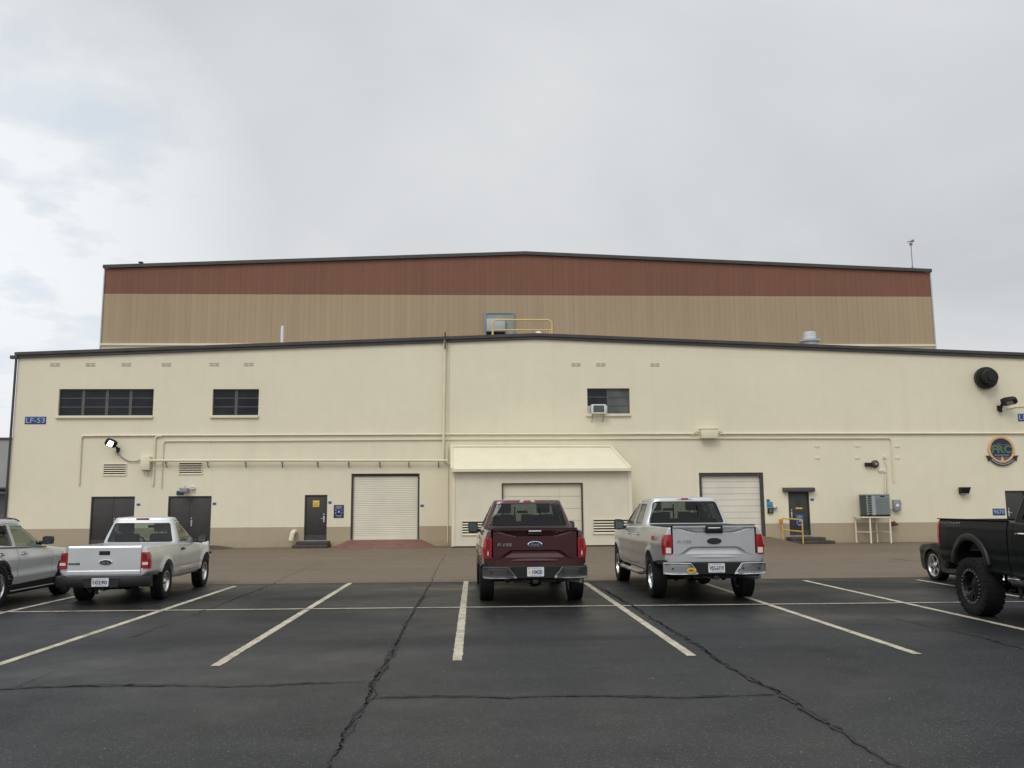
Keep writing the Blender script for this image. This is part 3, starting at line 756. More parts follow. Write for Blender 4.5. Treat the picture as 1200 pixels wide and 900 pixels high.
(x0, z1), (x1, z0) = P(694.5, 608.5, DS), P(737, 625.5, DS); louvre(x0, x1, z0, z1, 5, shed, -.016)

# ================================================================== neighbour at the far left
nb = thing('warehouse', 'distant grey warehouse with a dark lower wall at the far left edge', 'building', (-60, 72, 0))
mb = MB(); mb.box(-20, 24.2, 0, 20, 3.55, 7.35); mb.build('upper_wall', M_nbr, nb)
mb = MB(); mb.box(-19.9, 24.0, .5, 20, 1.4, 3.548); mb.build('recess_wall', M_nbrdark, nb)
mb = MB(); mb.box(-19.9, 24.0, .45, 20, 0, 1.398); mb.build('base_wall', M_nbrred, nb)
mb = MB(); mb.box(-20.1, 24.3, -.1, 20.1, 7.352, 7.5); mb.build('roof', M_fascia, nb)
mb = MB(); mb.box(-20.1, 24.3, -.1, .3, 3.40, 3.546); mb.build('ledge', M_fascia, nb)
for x in range(-18, 24, 4): mb = MB(); mb.box(x, x+1.6, .40, .48, 3.05, 3.22); mb.build('strip_light', M_grey, nb)
for x in range(-18, 24, 6): mb = MB(); mb.box(x, x+.3, .30, .44, 0, 2.6); mb.build('post', M_nbr, nb)

# ================================================================== things fixed to or standing by the wall
WF = D1-.003         # just in front of the wall face
# --- ramps and steps
def ramp(name, x0, x1, z1, L, flare, m, label):
    mb = MB(); y = WF; zb = .006
    mb.add([(x0,y,z1),(x1,y,z1),(x1,y-.35,z1),(x0,y-.35,z1),(x0-flare,y-L,zb),(x1+flare,y-L,zb),(x0-flare,y,zb),(x1+flare,y,zb)],
           [(0,3,2,1),(3,4,5,2),(0,6,4,3),(1,2,5,7),(6,7,5,4),(0,1,7,6)])
    return tag(mb.build(name, m, recalc=True), label, 'ramp')
ramp('red_ramp', -5.75, -2.42, .30, 1.7, .62, M_rampred, 'low red painted ramp flaring out below the ribbed roller door')
ramp('concrete_ramp', -17.7, -11.75, .12, 1.6, .9, M_step, 'dark concrete ramp in front of the two double charcoal doors at left')
ramp('concrete_ramp', 10.4, 13.75, .30, 2.4, .85, M_apron, 'brown concrete ramp rising to the white sectional door behind the silver four-door pickup')
def steps(x0, x1, xa, xb, label):
    t = thing('door_steps', label, 'steps', (0, WF, 0))
    mb = MB(); mb.box(xa, xb, -1.05, -.001, .004, .14); mb.build('lower_step', M_step, t, bevel=.02)
    mb = MB(); mb.box(x0, x1, -.72, -.001, .141, .285); mb.build('upper_step', M_step, t, bevel=.02)
steps(-7.98, -6.58, -8.1, -6.55, 'two dark concrete steps below the charcoal door with the yellow notice')
steps(14.55, 16.15, 14.5, 16.45, 'two dark concrete steps beside the orange-yellow handrail')
# --- yellow handrail by the third single door
t = thing('handrail', 'orange-yellow tube handrail standing on the steps at the hooded door', 'handrail')
xa, xb = 14.32, 14.92; ya, yb = WF-.25, WF-1.15
mb = MB(); mb.tube([(xa, ya, .01), (xa, ya, 1.15)], .032, 8); mb.tube([(xb, yb, .01), (xb, yb, 1.08)], .032, 8); mb.build('post', M_rail, t)
mb = MB(); mb.tube([(xa, ya, 1.15), (xb-.04, yb+.05, 1.10), (xb, yb, 1.05)], .032, 8); mb.tube([(xa, ya, .62), (xb, yb, .56)], .03, 8); mb.build('rail', M_rail, t)
mb = MB(); mb.box(xa-.14, xa-.02, ya-.07, ya+.05, .90, 1.12); mb.build('bracket_box', mat('orange_box_paint', (.55, .20, .03), .5), t, bevel=.01)

# --- signs
def plate(name, px0, py0, px1, py1, m, label, cat='sign', D=WF, th=.012, words=None, wm=None, frame=None):
    (x0, z1), (x1, z0) = P(px0, py0, D), P(px1, py1, D)
    t = MB(); t.box(x0, x1, D-th, D, z0, z1)
    o = tag(t.build(name, m, None, bevel=.003), label, cat)
    if words:
        W, H = x1-x0, z1-z0
        for (s, u0, u1, v0, v1) in words:
            text_mb(s, (u1-u0)*W, (v1-v0)*H, x0+W*(u0+u1)/2, z0+H*(v0+v1)/2, D-th-.003, .003, fatten=.0).build('lettering', wm or M_signtext, o)
    if frame:
        t = MB(); b = .02
        for q in ((x0, x1, z0, z0+b), (x0, x1, z1-b, z1), (x0, x0+b, z0+b, z1-b), (x1-b, x1, z0+b, z1-b)): t.box(q[0], q[1], D-th-.004, D-th-.001, q[2], q[3])
        t.build('border', frame, o)
    return o, x0, x1, z0, z1
plate('location_sign', 29.5, 488.3, 53.8, 497, M_blue, 'blue location sign reading LF-53 high near the left corner of the wall', words=[('LF-53', .06, .94, .16, .84)])
plate('location_sign', 1192.5, 484.8, 1216.8, 493.6, M_blue, 'blue location sign reading LF-53, cut by the right edge above the round emblem', words=[('LF-53', .06, .94, .16, .84)])
plate('number_sign', 1163, 596, 1178, 603.8, M_blue, 'blue sign reading 9670 beside the door behind the black pickup', words=[('9670', .08, .92, .2, .82)])
for i, (px, py, lab) in enumerate(((162.3, 591.2, 'small blue number plate between the two double charcoal doors'), (251.3, 590.3, 'small blue number plate right of the double door with the camera above it'),
        (386.7, 588.8, 'small blue number plate between the single charcoal door and the navy notice board'), (494.7, 592.6, 'small blue number plate right of the ribbed roller door'),
        (951.7, 585.4, 'small blue number plate right of the hooded door'))):
    plate('number_plate', px-2, py-1.3, px+2, py+1.3, M_tag, lab, 'number plate')
D_ = D1+.055
o, x0, x1, z0, z1 = plate('door_notice', 366.8, 586.6, 374.2, 594.2, M_yellow, 'square yellow notice on the charcoal single door', D=D_)
mb = MB()
for i in range(7):
    a = random.uniform(.2, .8)*(x1-x0)+x0; c = z0+(z1-z0)*(.18+.1*i); mb.box(a-.07, a+.07, D_-.016, D_-.0125, c-.012, c+.012)
mb.build('faded_print', mat('faded_print', (.42, .30, .05), .5), o)
def notice(o, x0, x1, z0, z1, D, m):
    """white print too small to read in the photograph: rows of little strokes round a pale centre square"""
    W, H = x1-x0, z1-z0; mb = MB()
    def row(v, h, u0, u1):
        u = u0
        while u < u1:
            w = random.uniform(.03, .07); mb.box(x0+W*u, x0+W*min(u+w, u1), D-.016, D-.0125, z0+H*v, z0+H*(v+h)); u += w+.025
    for v, h, u0, u1 in ((.86, .05, .22, .78), (.78, .04, .16, .84), (.71, .04, .28, .72), (.14, .05, .2, .84), (.07, .035, .3, .74)): row(v, h, u0, u1)
    for v in (.62, .56, .40, .34, .28): row(v, .035, .12, .27); row(v, .03, .72, .86)
    mb.box(x0+W*.42, x0+W*.60, D-.016, D-.0125, z0+H*.40, z0+H*.54)
    mb.build('print', m, o)
o, x0, x1, z0, z1 = plate('notice_board', 391.3, 591.7, 402.8, 606.8, M_navy, 'navy notice board with pale print left of the ribbed roller door'); notice(o, x0, x1, z0, z1, WF, M_signtext)
o, x0, x1, z0, z1 = plate('notice_board', 932, 603, 942.3, 616.8, M_blue, 'blue notice with pale print on the hooded charcoal door', D=D_); notice(o, x0, x1, z0, z1, D_, M_signtext)
plate('warning_strip', 932.3, 594.9, 940.3, 596.5, M_yellow, 'thin yellow strip under the small window of the hooded door', D=D_)
plate('exit_box', 207.3, 575.2, 214.8, 580, mat('dark_green_sign', (.015, .045, .045), .4), 'small dark green sign box above the second double door', th=.05)
o, *_ = plate('poster', 898.3, 588.0, 905.6, 594.4, M_teal, 'teal poster right of the white sectional door')
plate('poster', 898.3, 585.1, 902, 587.8, M_tag, 'small blue poster above the teal poster')
o, x0, x1, z0, z1 = plate('keypad', 899.2, 595.2, 905.8, 601.6, M_black, 'black keypad box below the teal poster', 'keypad', th=.08)
mb = MB()
for i in range(3):
    for j in range(3): mb.box(x0+.07+.045*i, x0+.1+.045*i, WF-.087, WF-.0805, z0+.05+.05*j, z0+.085+.05*j)
mb.build('keys', M_grey, o)
x, z = P(907.6, 595, D1); mb = MB(); mb.lathe([(.03, 0), (.06, -.05), (.085, -.06), (.085, -.14), (.05, -.17), (.0, -.17)], 16, 'y', (x, WF, z)); tag(mb.build('door_bell', M_steel), 'small round grey bell beside the teal poster', 'bell')

# --- emblem
EX, EZ = P(1173, 527, D1); er = .66
em = thing('emblem', 'round gold-rimmed emblem with green letters FRC over a black ribbon, high at right', 'emblem', (EX, WF, EZ))
mb = MB(); mb.lathe([(er, 0), (er, -.04), (er*.97, -.055), (er*.83, -.055), (er*.815, -.045), (er*.815, -.03), (0.0, -.03)], 48, 'y'); mb.build('ring', M_emb_ring, em)
mb = MB(); mb.lathe([(er*.81, -.03), (er*.81, -.036), (0, -.036)], 48, 'y'); mb.build('face', M_emb_dark, em)
mb = MB()
pts = [(er*.80*math.cos(a), er*.80*math.sin(a)) for a in [R(-140)+R(100)*i/20 for i in range(21)]]; mb.prism(pts, -.040, -.0365); mb.build('road', M_emb_grey, em)
mb = MB(); mb.prism([(-.10, -.56), (.10, -.56), (.0, -.30)], -.052, -.041); mb.build('spire', M_emb_ring, em)
text_mb('FRC', er*1.53, .40, 0, .02, -.050, .008, fatten=.055).build('letters', M_emb_green, em)
mb = MB(); mb.box(-.40, .40, -.045, -.0365, .235, .262); mb.box(-.16, -.10, -.045, -.0365, .263, .31); mb.build('horizon_bar', M_emb_grey, em)
mb = MB()
u = -.36
while u < .36: w = random.uniform(.03, .07); mb.box(u, u+w, -.045, -.0365, -.285, -.235); u += w+.02
mb.build('small_print', mat('emblem_print', (.24, .24, .22), .5), em)
mb = MB(); ro, ri = er*1.20, er*.98; arc = [R(-145)+R(110)*i/24 for i in range(25)]
mb.prism([(ro*math.cos(a)*.98, ro*math.sin(a)+.02) for a in arc]+[(ri*math.cos(a), ri*math.sin(a)+.02) for a in arc[::-1]], -.075, -.058)
for s in (-1, 1):
    mb.prism([(s*.56, -.30), (s*.80, -.27), (s*.72, -.40), (s*.70, -.55), (s*.56, -.46)], -.057, -.03)
mb.build('ribbon', mat('ribbon_black', (.018, .018, .024), .5), em)
mb = MB()
a = R(-138)
while a < R(-42):
    w = R(random.uniform(2.2, 4.2)); r0, r1 = er*1.05, er*1.12
    mb.prism([(r0*math.cos(a), r0*math.sin(a)+.02), (r1*math.cos(a), r1*math.sin(a)+.02), (r1*math.cos(a+w), r1*math.sin(a+w)+.02), (r0*math.cos(a+w), r0*math.sin(a+w)+.02)], -.079, -.0755); a += w+R(1.6)
mb.build('ribbon_print', M_signtext, em)

# --- exhaust fan
FX, FZ = P(1153, 443.5, D1)
fn = thing('exhaust_fan', 'round black wall exhaust fan with stepped hood high at right', 'fan', (FX, WF, FZ))
mb = MB(); mb.lathe([(.50, 0), (.52, -.04), (.52, -.30), (.50, -.34), (.36, -.36), (.36, -.3)], 36, 'y'); mb.build('housing', M_black, fn)
mb = MB(); mb.lathe([(.37, -.345), (.375, -.40), (.375, -.58), (.35, -.61), (.22, -.62), (.20, -.67), (0, -.68)], 32, 'y'); mb.build('motor_hood', M_black, fn)
mb = MB(); mb.lathe([(.525, -.14), (.535, -.15), (.535, -.20), (.525, -.21)], 36, 'y', closed=True); mb.lathe([(.38, -.47), (.387, -.48), (.387, -.51), (.38, -.52)], 32, 'y', closed=True); mb.build('band', M_fascia, fn)

# --- lamps
def floodlight(px, py, label, rot, lens, s=1.0, cable=None):
    x, z = P(px, py, D1)
    t = thing('floodlight', label, 'lamp', (x, WF, z))
    mb = MB(); mb.box(-.10, .10, -.05, -.001, -.32, -.06); mb.tube([(0, -.05, -.22), (0, -.20, -.22), (0, -.26, -.12), (0, -.28, .0)], .07, 10); mb.tube([(0,-.14,-.42),(0,-.14,-.20)], .085, 12); mb.v = [(v[0]*s, v[1]*s, v[2]*s) for v in mb.v]; mb.build('arm', M_black, t, bevel=.006)
    h = MB()
    h.loft([[(-.20, 0, -.10), (.20, 0, -.10), (.20, 0, .10), (-.20, 0, .10)], [(-.26, -.22, -.13), (.26, -.22, -.13), (.26, -.22, .13), (-.26, -.22, .13)], [(-.27, -.62, -.10), (.27, -.62, -.10), (.27, -.62, .10), (-.27, -.62, .10)], [(-.16, -.74, -.07), (.16, -.74, -.07), (.16, -.74, .07), (-.16, -.74, .07)]])
    M = Matrix.Translation((0, -.24, .06)) @ rot
    h.v = [tuple(M @ (Vector(v)*s)) for v in h.v]
    head = h.build('head', M_black, t, bevel=.02)
    l = MB(); l.prism([(-.20, -.56), (.20, -.56), (.20, -.24), (-.20, -.24)], -.135, -.11, 'z'); l.v = [tuple(M @ (Vector(v)*s)) for v in l.v]
    l.build('lens', lens, head, bevel=.01)
    return t, x, z
rotL = Matrix.Rotation(R(-38), 4, 'Y') @ Matrix.Rotation(R(-52), 4, 'Z') @ Matrix.Rotation(R(-8), 4, 'X') 
t, lx, lz = floodlight(139, 523.5, 'lit floodlight glowing white on the left part of the wall', Matrix.Rotation(R(-60), 4, 'Z') @ Matrix.Rotation(R(-20), 4, 'X') @ Matrix.Rotation(R(-52), 4, 'Y'), M_lamp, .68)
ba, bz = P(168, 538, D1)
mb = MB(); pts = [(lx, WF-.12, lz-.40)]
for i in range(1, 15):
    u = i/15; a, c = P(137+31*u, 529+(538-529)*u+34*(u*(1-u))*(1.0-.25*u)*.95, D1); pts.append((a, WF-.06, c))
pts.append((ba, WF-.08, bz)); mb.tube(pts, .022, 6); tag(mb.build('lamp_cable', mat('cable_sheath', (.20, .18, .14), .6)), 'slack cable drooping from the lit floodlight to the junction box', 'cable')
floodlight(1170, 474, 'unlit black floodlight on the wall below the round exhaust fan', Matrix.Rotation(R(48), 4, 'Z') @ Matrix.Rotation(R(-8), 4, 'X') @ Matrix.Rotation(R(22), 4, 'Y'), M_lens, .92)
x, z = P(1128, 575, D1)
t = thing('wall_pack_light', 'black wedge-shaped wall light left of the black pickup cab', 'lamp', (x, WF, z))
mb = MB(); mb.loft([[(-.20, 0, -.16), (.20, 0, -.16), (.20, 0, .16), (-.20, 0, .16)], [(-.17, -.26, -.12), (.17, -.26, -.12), (.24, -.34, .16), (-.24, -.34, .16)]]); mb.build('housing', M_black, t, bevel=.015)
mb = MB(); mb.prism([(-.17, -.24), (.17, -.24), (.15, -.04), (-.15, -.04)], -.165, -.12, 'z'); mb.build('lens', M_lens, t)
x, z = P(218.5, 574.5, D1)
t = thing('door_camera', 'grey box camera with round white fitting above the second double door', 'camera', (x, WF, z))
mb = MB(); mb.box(-.18, .16, -.42, -.06, -.10, .10); mb.build('housing', M_grey, t, bevel=.02)
mb = MB(); mb.tube([(0,-.2,.10),(0,-.2,.2)], .02, 8); mb.tube([(.1,-.06,0),(.1,-.001,0)], .05, 10); mb.tube([(-.32,-.06,.09),(-.15,-.12,.09)], .02, 8); mb.build('bracket', M_grey, t)
mb = MB(); mb.lathe([(.10, -.001), (.10, -.10), (.06, -.13), (.055, -.10), (0, -.10)], 20, 'y', (.30, 0, .10)); mb.tube([(.30,-.05,.02),(.34,-.05,-.10)], .025, 8); mb.build('round_fitting', M_acwhite, t)
x, z = P(1024.5, 543.8, D1)
t = thing('alarm_bell', 'round maroon alarm bell with a black box strobe above the condenser unit', 'alarm', (x, WF, z))
mb = MB(); mb.lathe([(.16, -.001), (.16, -.05), (.185, -.06), (.18, -.12), (.12, -.17), (.05, -.18), (.04, -.20), (0, -.20)], 28, 'y'); mb.build('gong', M_rust, t)
mb = MB(); mb.lathe([(.06, -.19), (.05, -.22), (0, -.22)], 16, 'y'); mb.build('cap', M_steel, t)
mb = MB(); mb.box(-.48, -.15, -.16, -.001, -.11, .06); mb.build('strobe_box', M_black, t, bevel=.01)

# --- pipes and boxes
def pipe(name, pix, r, m, label, cat='conduit', off=.05, group=None, bend=.14, clips=True, D=D1):
    pts = [Vector((*(lambda q: (q[0], D-off, q[1]))(P(px, py, D)),)) for px, py in pix]
    path = [pts[0]]
    for a, b, c in zip(pts, pts[1:], pts[2:]):
        u, v = (a-b).normalized(), (c-b).normalized()
        for k in range(7):
            s = k/6; path.append((b+u*bend)*(1-s)**2+b*2*s*(1-s)+(b+v*bend)*s*s)
    path.append(pts[-1])
    mb = MB(); mb.tube(path, r, 8)
    if clips:
        for a, b in zip(pts, pts[1:]):
            L = (b-a).length; n = int(L/2.4)
            for i in range(n):
                p = a.lerp(b, (i+.5)/n); mb.box(p.x-.03, p.x+.03, D-off-r*.9, D-.002, p.z-.03, p.z+.03)
    return tag(mb.build(name, m), label, cat, group)
M_pipe = M_cream
pipe('conduit', [(93,568),(96,510.8),(182,510.3),(520,509),(523,508.9),(817,508.3)], .042, M_pipe, 'upper painted conduit running along the wall and dropping at the far left')
pipe('conduit', [(179.5,569),(182.5,511.5),(190,511)], .045, M_pipe, 'painted conduit dropping past the junction box at left')
pipe('conduit', [(189.3,571),(192,517),(300,516.6),(517,515),(523,515),(700,514.3),(838,513.8),(1043.5,513.6),(1047,565)], .028, M_pipe, 'thin painted conduit running parallel just below the upper conduit')
pipe('conduit', [(843,508.3),(1000,508),(1215,507.7)], .05, M_pipe, 'painted conduit running from the square junction box to the right edge')
o = pipe('pipe_run', [(176,540),(300,539.8),(525,540)], .055, M_pipe, 'cream pipe on angled brackets running above the left doors', 'pipe', .22, clips=False)
mb = MB()
for px in (194, 243, 287.5, 330.5, 372, 408.5, 445, 479, 514):
    x, z = P(px, 540.5, D1-.2); mb.tube([(x, WF-.0, z-.28), (x, WF-.22, z-.05)], .02, 6); mb.tube([(x, WF, z-.05), (x, WF-.3, z-.05)], .02, 6)
mb.build('bracket', M_winframe, o)
pipe('drain_pipe', [(521.6,396.5),(520.3,470),(519.3,538.5)], .06, M_pipe, 'tall cream drain pipe rising to the roof near the middle of the wall', 'pipe', .09)
x, z = P(521.7, 389.5, D1-.2); mb = MB(); mb.tube([(x, D1-.22, 9.15), (x, D1-.22, z)], .035, 8); mb.tube([(x, D1-.22, z-.32), (x+.16, D1-.22, z-.32), (x+.16, D1-.22, z-.25)], .03, 8); tag(mb.build('vent_pipe', M_fascia), 'short dark vent pipe poking above the roof edge over the drain pipe', 'pipe')
pipe('conduit', [(525.8,395),(525.3,470),(524.7,636)], .022, M_pipe, 'thin cream conduit beside the tall drain pipe', off=.04)
pipe('conduit', [(519.3,538),(523,543.5),(529,544)], .035, M_pipe, 'short bent cream pipe joining the drain pipe to the shed', off=.10, clips=False)
pipe('conduit', [(1036.8,557),(1037.3,577)], .035, M_pipe, 'short cream riser above the condenser unit', off=.05)
pipe('conduit', [(1036.5,537),(1037.4,543),(1038.6,545),(1039.8,578)], .02, M_pipe, 'thin cream riser with clamps left of the grey disconnect box', off=.04)
pipe('conduit', [(1180,479),(1192,476.5),(1215,476)], .02, M_pipe, 'thin wire conduit leading from the unlit floodlight to the right edge', off=.03)
(x0, z1), (x1, z0) = P(167.5, 535.3, D1), P(177.3, 551, D1)
mb = MB(); mb.box(x0, x1, WF-.28, WF, z0, z1); mb.tube([((x0+x1)/2, WF-.12, z0), ((x0+x1)/2+.05, WF-.12, z0-.2)], .03, 8); tag(mb.build('junction_box', M_cream, bevel=.012), 'tall cream junction box under the conduits near the lit floodlight', 'box')
(x0, z1), (x1, z0) = P(821, 503, D1-.2), P(840.8, 513.8, D1-.2)
mb = MB(); mb.box(x0, x1, WF-.35, WF, z0, z1); mb.box(x0-.03, x1+.03, WF-.38, WF, z1+.001, z1+.03); tag(mb.build('junction_box', M_cream, bevel=.012), 'square cream junction box in the conduit above the white sectional door', 'box')
mb = MB()
for s in (-1, 1):
    xa = x0 if s < 0 else x1
    for dz in (.0, .12): mb.tube([(xa-s*-.0, WF-.12, z1-.12-dz*.0), (xa+s*.18, WF-.10, z1-.10+dz*.3), (xa+s*.40, WF-.05, z1-.22-dz*.6)], .025, 6)
tag(mb.build('conduit_elbow', M_cream), 'short bent cables on both sides of the square junction box', 'conduit')
x, z = P(1049.5, 592, D1)
mb = MB(); mb.box(x-.16, x+.16, WF-.18, WF, z-.26, z+.26); mb.tube([(x-.1, WF-.1, z-.18), (x-.55, WF-.1, z-.2)], .025, 6); mb.box(x+.161, x+.21, WF-.15, WF-.05, z, z+.2)
o = tag(mb.build('disconnect_box', M_grey, bevel=.02), 'blue-grey electrical disconnect box right of the condenser unit', 'box')
mb = MB(); mb.box(x-.06, x+.07, WF-.19, WF-.181, z-.07, z+.06); mb.build('sticker', M_white, o)
x, z = P(342.5, 628, D1)
mb = MB(); mb.tube([(x+.12, WF, z+.18), (x+.10, WF-.16, z+.18), (x+.05, WF-.24, z+.12), (x-.0, WF-.26, z-.20)], .11, 14); tag(mb.build('vent_elbow', M_cream), 'short cream elbow pipe low on the wall left of the dark steps', 'pipe')

# --- window air conditioner
(x0, z1), (x1, z0) = P(693, 474, D1-.25), P(710, 485, D1-.25)
t = thing('window_air_conditioner', 'white window air conditioner with dark grille in the right upper window', 'air conditioner', (0, D1, 0))
mb = MB(); mb.box(x0, x1, -.36, .25, z0, z1); mb.build('casing', M_acwhite, t, bevel=.02)
mb = MB(); mb.box(x0+.08, x1-.10, -.375, -.361, z0+.08, z1-.06); g = mb.build('grille', M_black, t)
mb = MB()
for i in range(6): mb.box(x0+.10, x1-.12, -.382, -.376, z0+.11+.045*i, z0+.125+.045*i)
mb.build('fins', M_grey, g)
mb = MB()
for i in range(5): mb.box(x0-.22+.04*i, x0-.20+.04*i, .02, .06, z0, z1-.05)
mb.box(x0-.23, x0-.01, .061, .08, z0, z1-.04)
mb.box(x1+.005, x1+.11, .0, .08, z0, z1-.03); mb.build('side_filler', M_acwhite, t)
mb = MB()
for x in (x0+.04, x1-.12): mb.tube([(x, -.001, z0-.36), (x, -.33, z0-.02)], .014, 6)
mb.build('bracket', M_winframe, t)

# --- condenser on its stand
(x0, zt_), (x1, zb_) = P(1011.3, 578.8, D1-.65), P(1039.5, 603.5, D1-.65)
st = thing('condenser_stand', 'cream steel stand with thin legs under the condenser unit', 'stand', (0, WF, 0))
(sxa, _), (sxb, szt) = P(1010, 605.3, D1-1), P(1042.5, 605.3, D1-.9)
mb = MB(); mb.box(sxa, sxb, -1.05, -.1, szt-.06, szt); mb.build('deck', M_cream, st, bevel=.008)
for lx_, ly in ((sxa+.05, -.15), (sxa+.36, -1.0), (sxb-.05, -1.0), (sxb-.30, -.15)):
    mb = MB(); mb.box(lx_-.03, lx_+.03, ly-.03, ly+.03, .006, szt-.061); mb.build('leg', M_cream, st)
mb = MB(); mb.tube([(sxa+.05, -.15, .5), (sxa+.36, -1.0, .5)], .022, 6); mb.tube([(sxb-.05, -1.0, .5), (sxb-.30, -.15, .5)], .022, 6); mb.tube([(sxa+.36, -.15, .5), (sxb-.3, -.15, .5)], .018, 6); mb.build('brace', M_cream, st)
cu = thing('condenser_unit', 'grey-green air condenser with ribbed front standing on the cream steel stand', 'condenser', (0, WF, szt+.005))
H = 1.02; xa, xb = x0, x1
mb = MB(); mb.box(xa, xb, -1.0, -.2, .0, .07); mb.build('base_pan', M_black, cu)
mb = MB(); mb.box(xa+.03, xb-.03, -.97, -.23, .071, H-.06); mb.build('coil', M_conddark, cu)
mb = MB(); mb.box(xa-.01, xb+.01, -1.02, -.18, H-.06, H); mb.build('top', M_cond, cu, bevel=.012)
for x in (xa+.02, xb-.02):
    for y in (-.985, -.215): mb = MB(); mb.box(x-.025, x+.025, y-.02, y+.02, .071, H-.061); mb.build('corner_post', M_cond, cu)
mb = MB(); mb.box(xa+.23, xa+.40, -1.005, -.972, .071, H-.061); mb.build('front_post', mat('pale_condenser_enamel', (.30, .335, .335), .45), cu)
mb = MB()
n = 17
for i in range(n): x = xa+.43+(xb-xa-.46)*i/(n-1); mb.box(x-.012, x+.012, -1.0, -.972, .09, H-.061)
for i in range(8): z = .12+.105*i; mb.box(xa+.04, xa+.22, -1.0, -.972, z, z+.03)
mb.box(xa+.42, xb-.03, -1.002, -.972, H-.16, H-.061)
mb.build('grille', M_cond, cu)
mb = MB(); mb.box(xa+.62, xa+.86, -1.006, -1.0025, H-.13, H-.08); mb.build('badge', M_black, cu)
x, z = P(1044, 614, D1); mb = MB(); mb.tube([(x, WF-.001, z+.05), (x, WF-.25, z+.05)], .05, 10); mb.tube([(x-.05, WF-.22, z-.05), (x+.22, WF-.22, z)], .06, 10); mb.lathe([(.09, 0), (.09, -.02), (0, -.03)], 12, 'y', (x+.02, WF-.26, z+.05)); tag(mb.build('wall_hydrant', M_rust), 'small dark maroon standpipe valve low on the wall right of the condenser stand', 'valve')
x, z = P(1036.5, 536, D1); mb = MB(); mb.box(x-.08, x+.06, WF-.08, WF, z-.05, z+.07); mb.lathe([(.09, 0), (.09, -.06), (.03, -.08), (0, -.08)], 14, 'y', (x-.25, WF, z-.62)); mb.box(x-.11, x-.02, WF-.09, WF, z-.72, z-.62); tag(mb.build('conduit_fitting', M_acwhite), 'small cream conduit fittings right of the maroon alarm bell', 'fitting')

# --- things on the roofs
x, z = P(949, 403, D1+4); zr = RIDGE+.12-(RIDGE-EAVE)*abs(x-XC)/(XR-XC)
t = thing('roof_ventilator', 'round metal roof ventilator standing on the right slope of the low roof', 'ventilator', (x, D1+4, zr))
hv = P(949, 389.5, D1+4)[1]-zr
mb = MB(); mb.lathe([(.36, 0), (.36, hv-.55), (.55, hv-.52), (.57, hv-.42), (.34, hv-.36)], 28, 'z'); mb.build('base', M_ventsteel, t)
mb = MB(); mb.lathe([(.34, hv-.36), (.34, hv-.03), (.30, hv), (0, hv+.02)], 28, 'z'); mb.build('cap', M_ventsteel, t)
x, z = P(331, 382, D1+5); mb = MB(); mb.tube([(x, D1+5, 8.9), (x, D1+5, z)], .075, 12); tag(mb.build('roof_pipe', M_white), 'white vent pipe standing on the left slope of the low roof', 'pipe')
t = thing('roof_handrail', 'pale yellow tube handrail on the roof in front of the hangar service door', 'handrail')
YR = D1+6.5
(xa, za), (xb, zb_) = P(577.5, 374.8, YR), P(646.5, 374.8, YR); zm = P(600, 386.7, YR)[1]; z0 = 9.7
mb = MB(); pts = [(xa, YR, z0), (xa, YR, za-.2), (xa+.06, YR, za-.06), (xa+.2, YR, za), (xb-.2, YR, za), (xb-.06, YR, za-.06), (xb, YR, za-.2), (xb, YR, z0)]; mb.tube(pts, .045, 8); mb.build('top_rail', M_railpale, t)
mb = MB(); mb.tube([(xa, YR, zm), (xb, YR, zm)], .035, 8); mb.build('mid_rail', M_railpale, t)
mb = MB(); mb.tube([(xa, YR+1.3, z0), (xa, YR+1.3, za-.3)], .04, 8); mb.tube([(xb, YR+1.3, z0), (xb, YR+1.3, za-.3)], .04, 8); mb.build('rear_post', M_railpale, t)
x, z = P(631, 390, D1+3); mb = MB(); mb.lathe([(.09, 0), (.09, .06), (.17, .10), (.17, .22), (.1, .28), (0, .29)], 16, 'z', (x, D1+3, z-.22)); mb.tube([(x, D1+3, 9.6), (x, D1+3, z-.2)], .05, 8); tag(mb.build('roof_vent_cap', M_white), 'small white vent cap at the ridge of the low roof', 'vent')
x, z = P(1069.5, 315, D2+1); zt_ = P(1068.5, 283, D2+1)[1]
t = thing('anemometer_mast', 'thin mast with small wind instrument on the hangar roof at right', 'mast', (x, D2+1, 15.4))
mb = MB(); mb.tube([(0,0,0),(0,0,zt_-15.4-.1)], [.035,.025], 6); mb.tube([(0,0,.7),(.4,0,.02)], .014, 5); mb.tube([(0,0,.7),(-.3,.3,.02)], .014, 5); mb.build('pole', M_grey, t)
mb = MB(); h = zt_-15.4; mb.box(-.07, .07, -.06, .06, h-.24, h-.08); mb.tube([(-.22, 0, h-.04), (.18, 0, h+.06)], .03, 6); mb.lathe([(.08, 0), (.08, .12), (0, .15)], 10, 'z', (.12, 0, h-.02)); mb.build('instrument', mat('instrument_paint', (.22, .15, .14), .5), t)
x, z = P(165, 309, D2+.6); mb = MB(); mb.lathe([(.07, 0), (.07, .08), (.15, .11), (.13, .16), (0, .18)], 14, 'z', (x, D2+.6, z-.06)); tag(mb.build('roof_vent_cap', M_fascia), 'small dark vent cap on the left edge of the hangar roof', 'vent')
x, z = P(1048, 314, D2+.6); mb = MB(); mb.box(x-.25, x+.2, D2+.5, D2+.8, z-.3, z+.02); tag(mb.build('roof_box', M_fascia), 'small dark box on the hangar roof edge beside the mast', 'box')

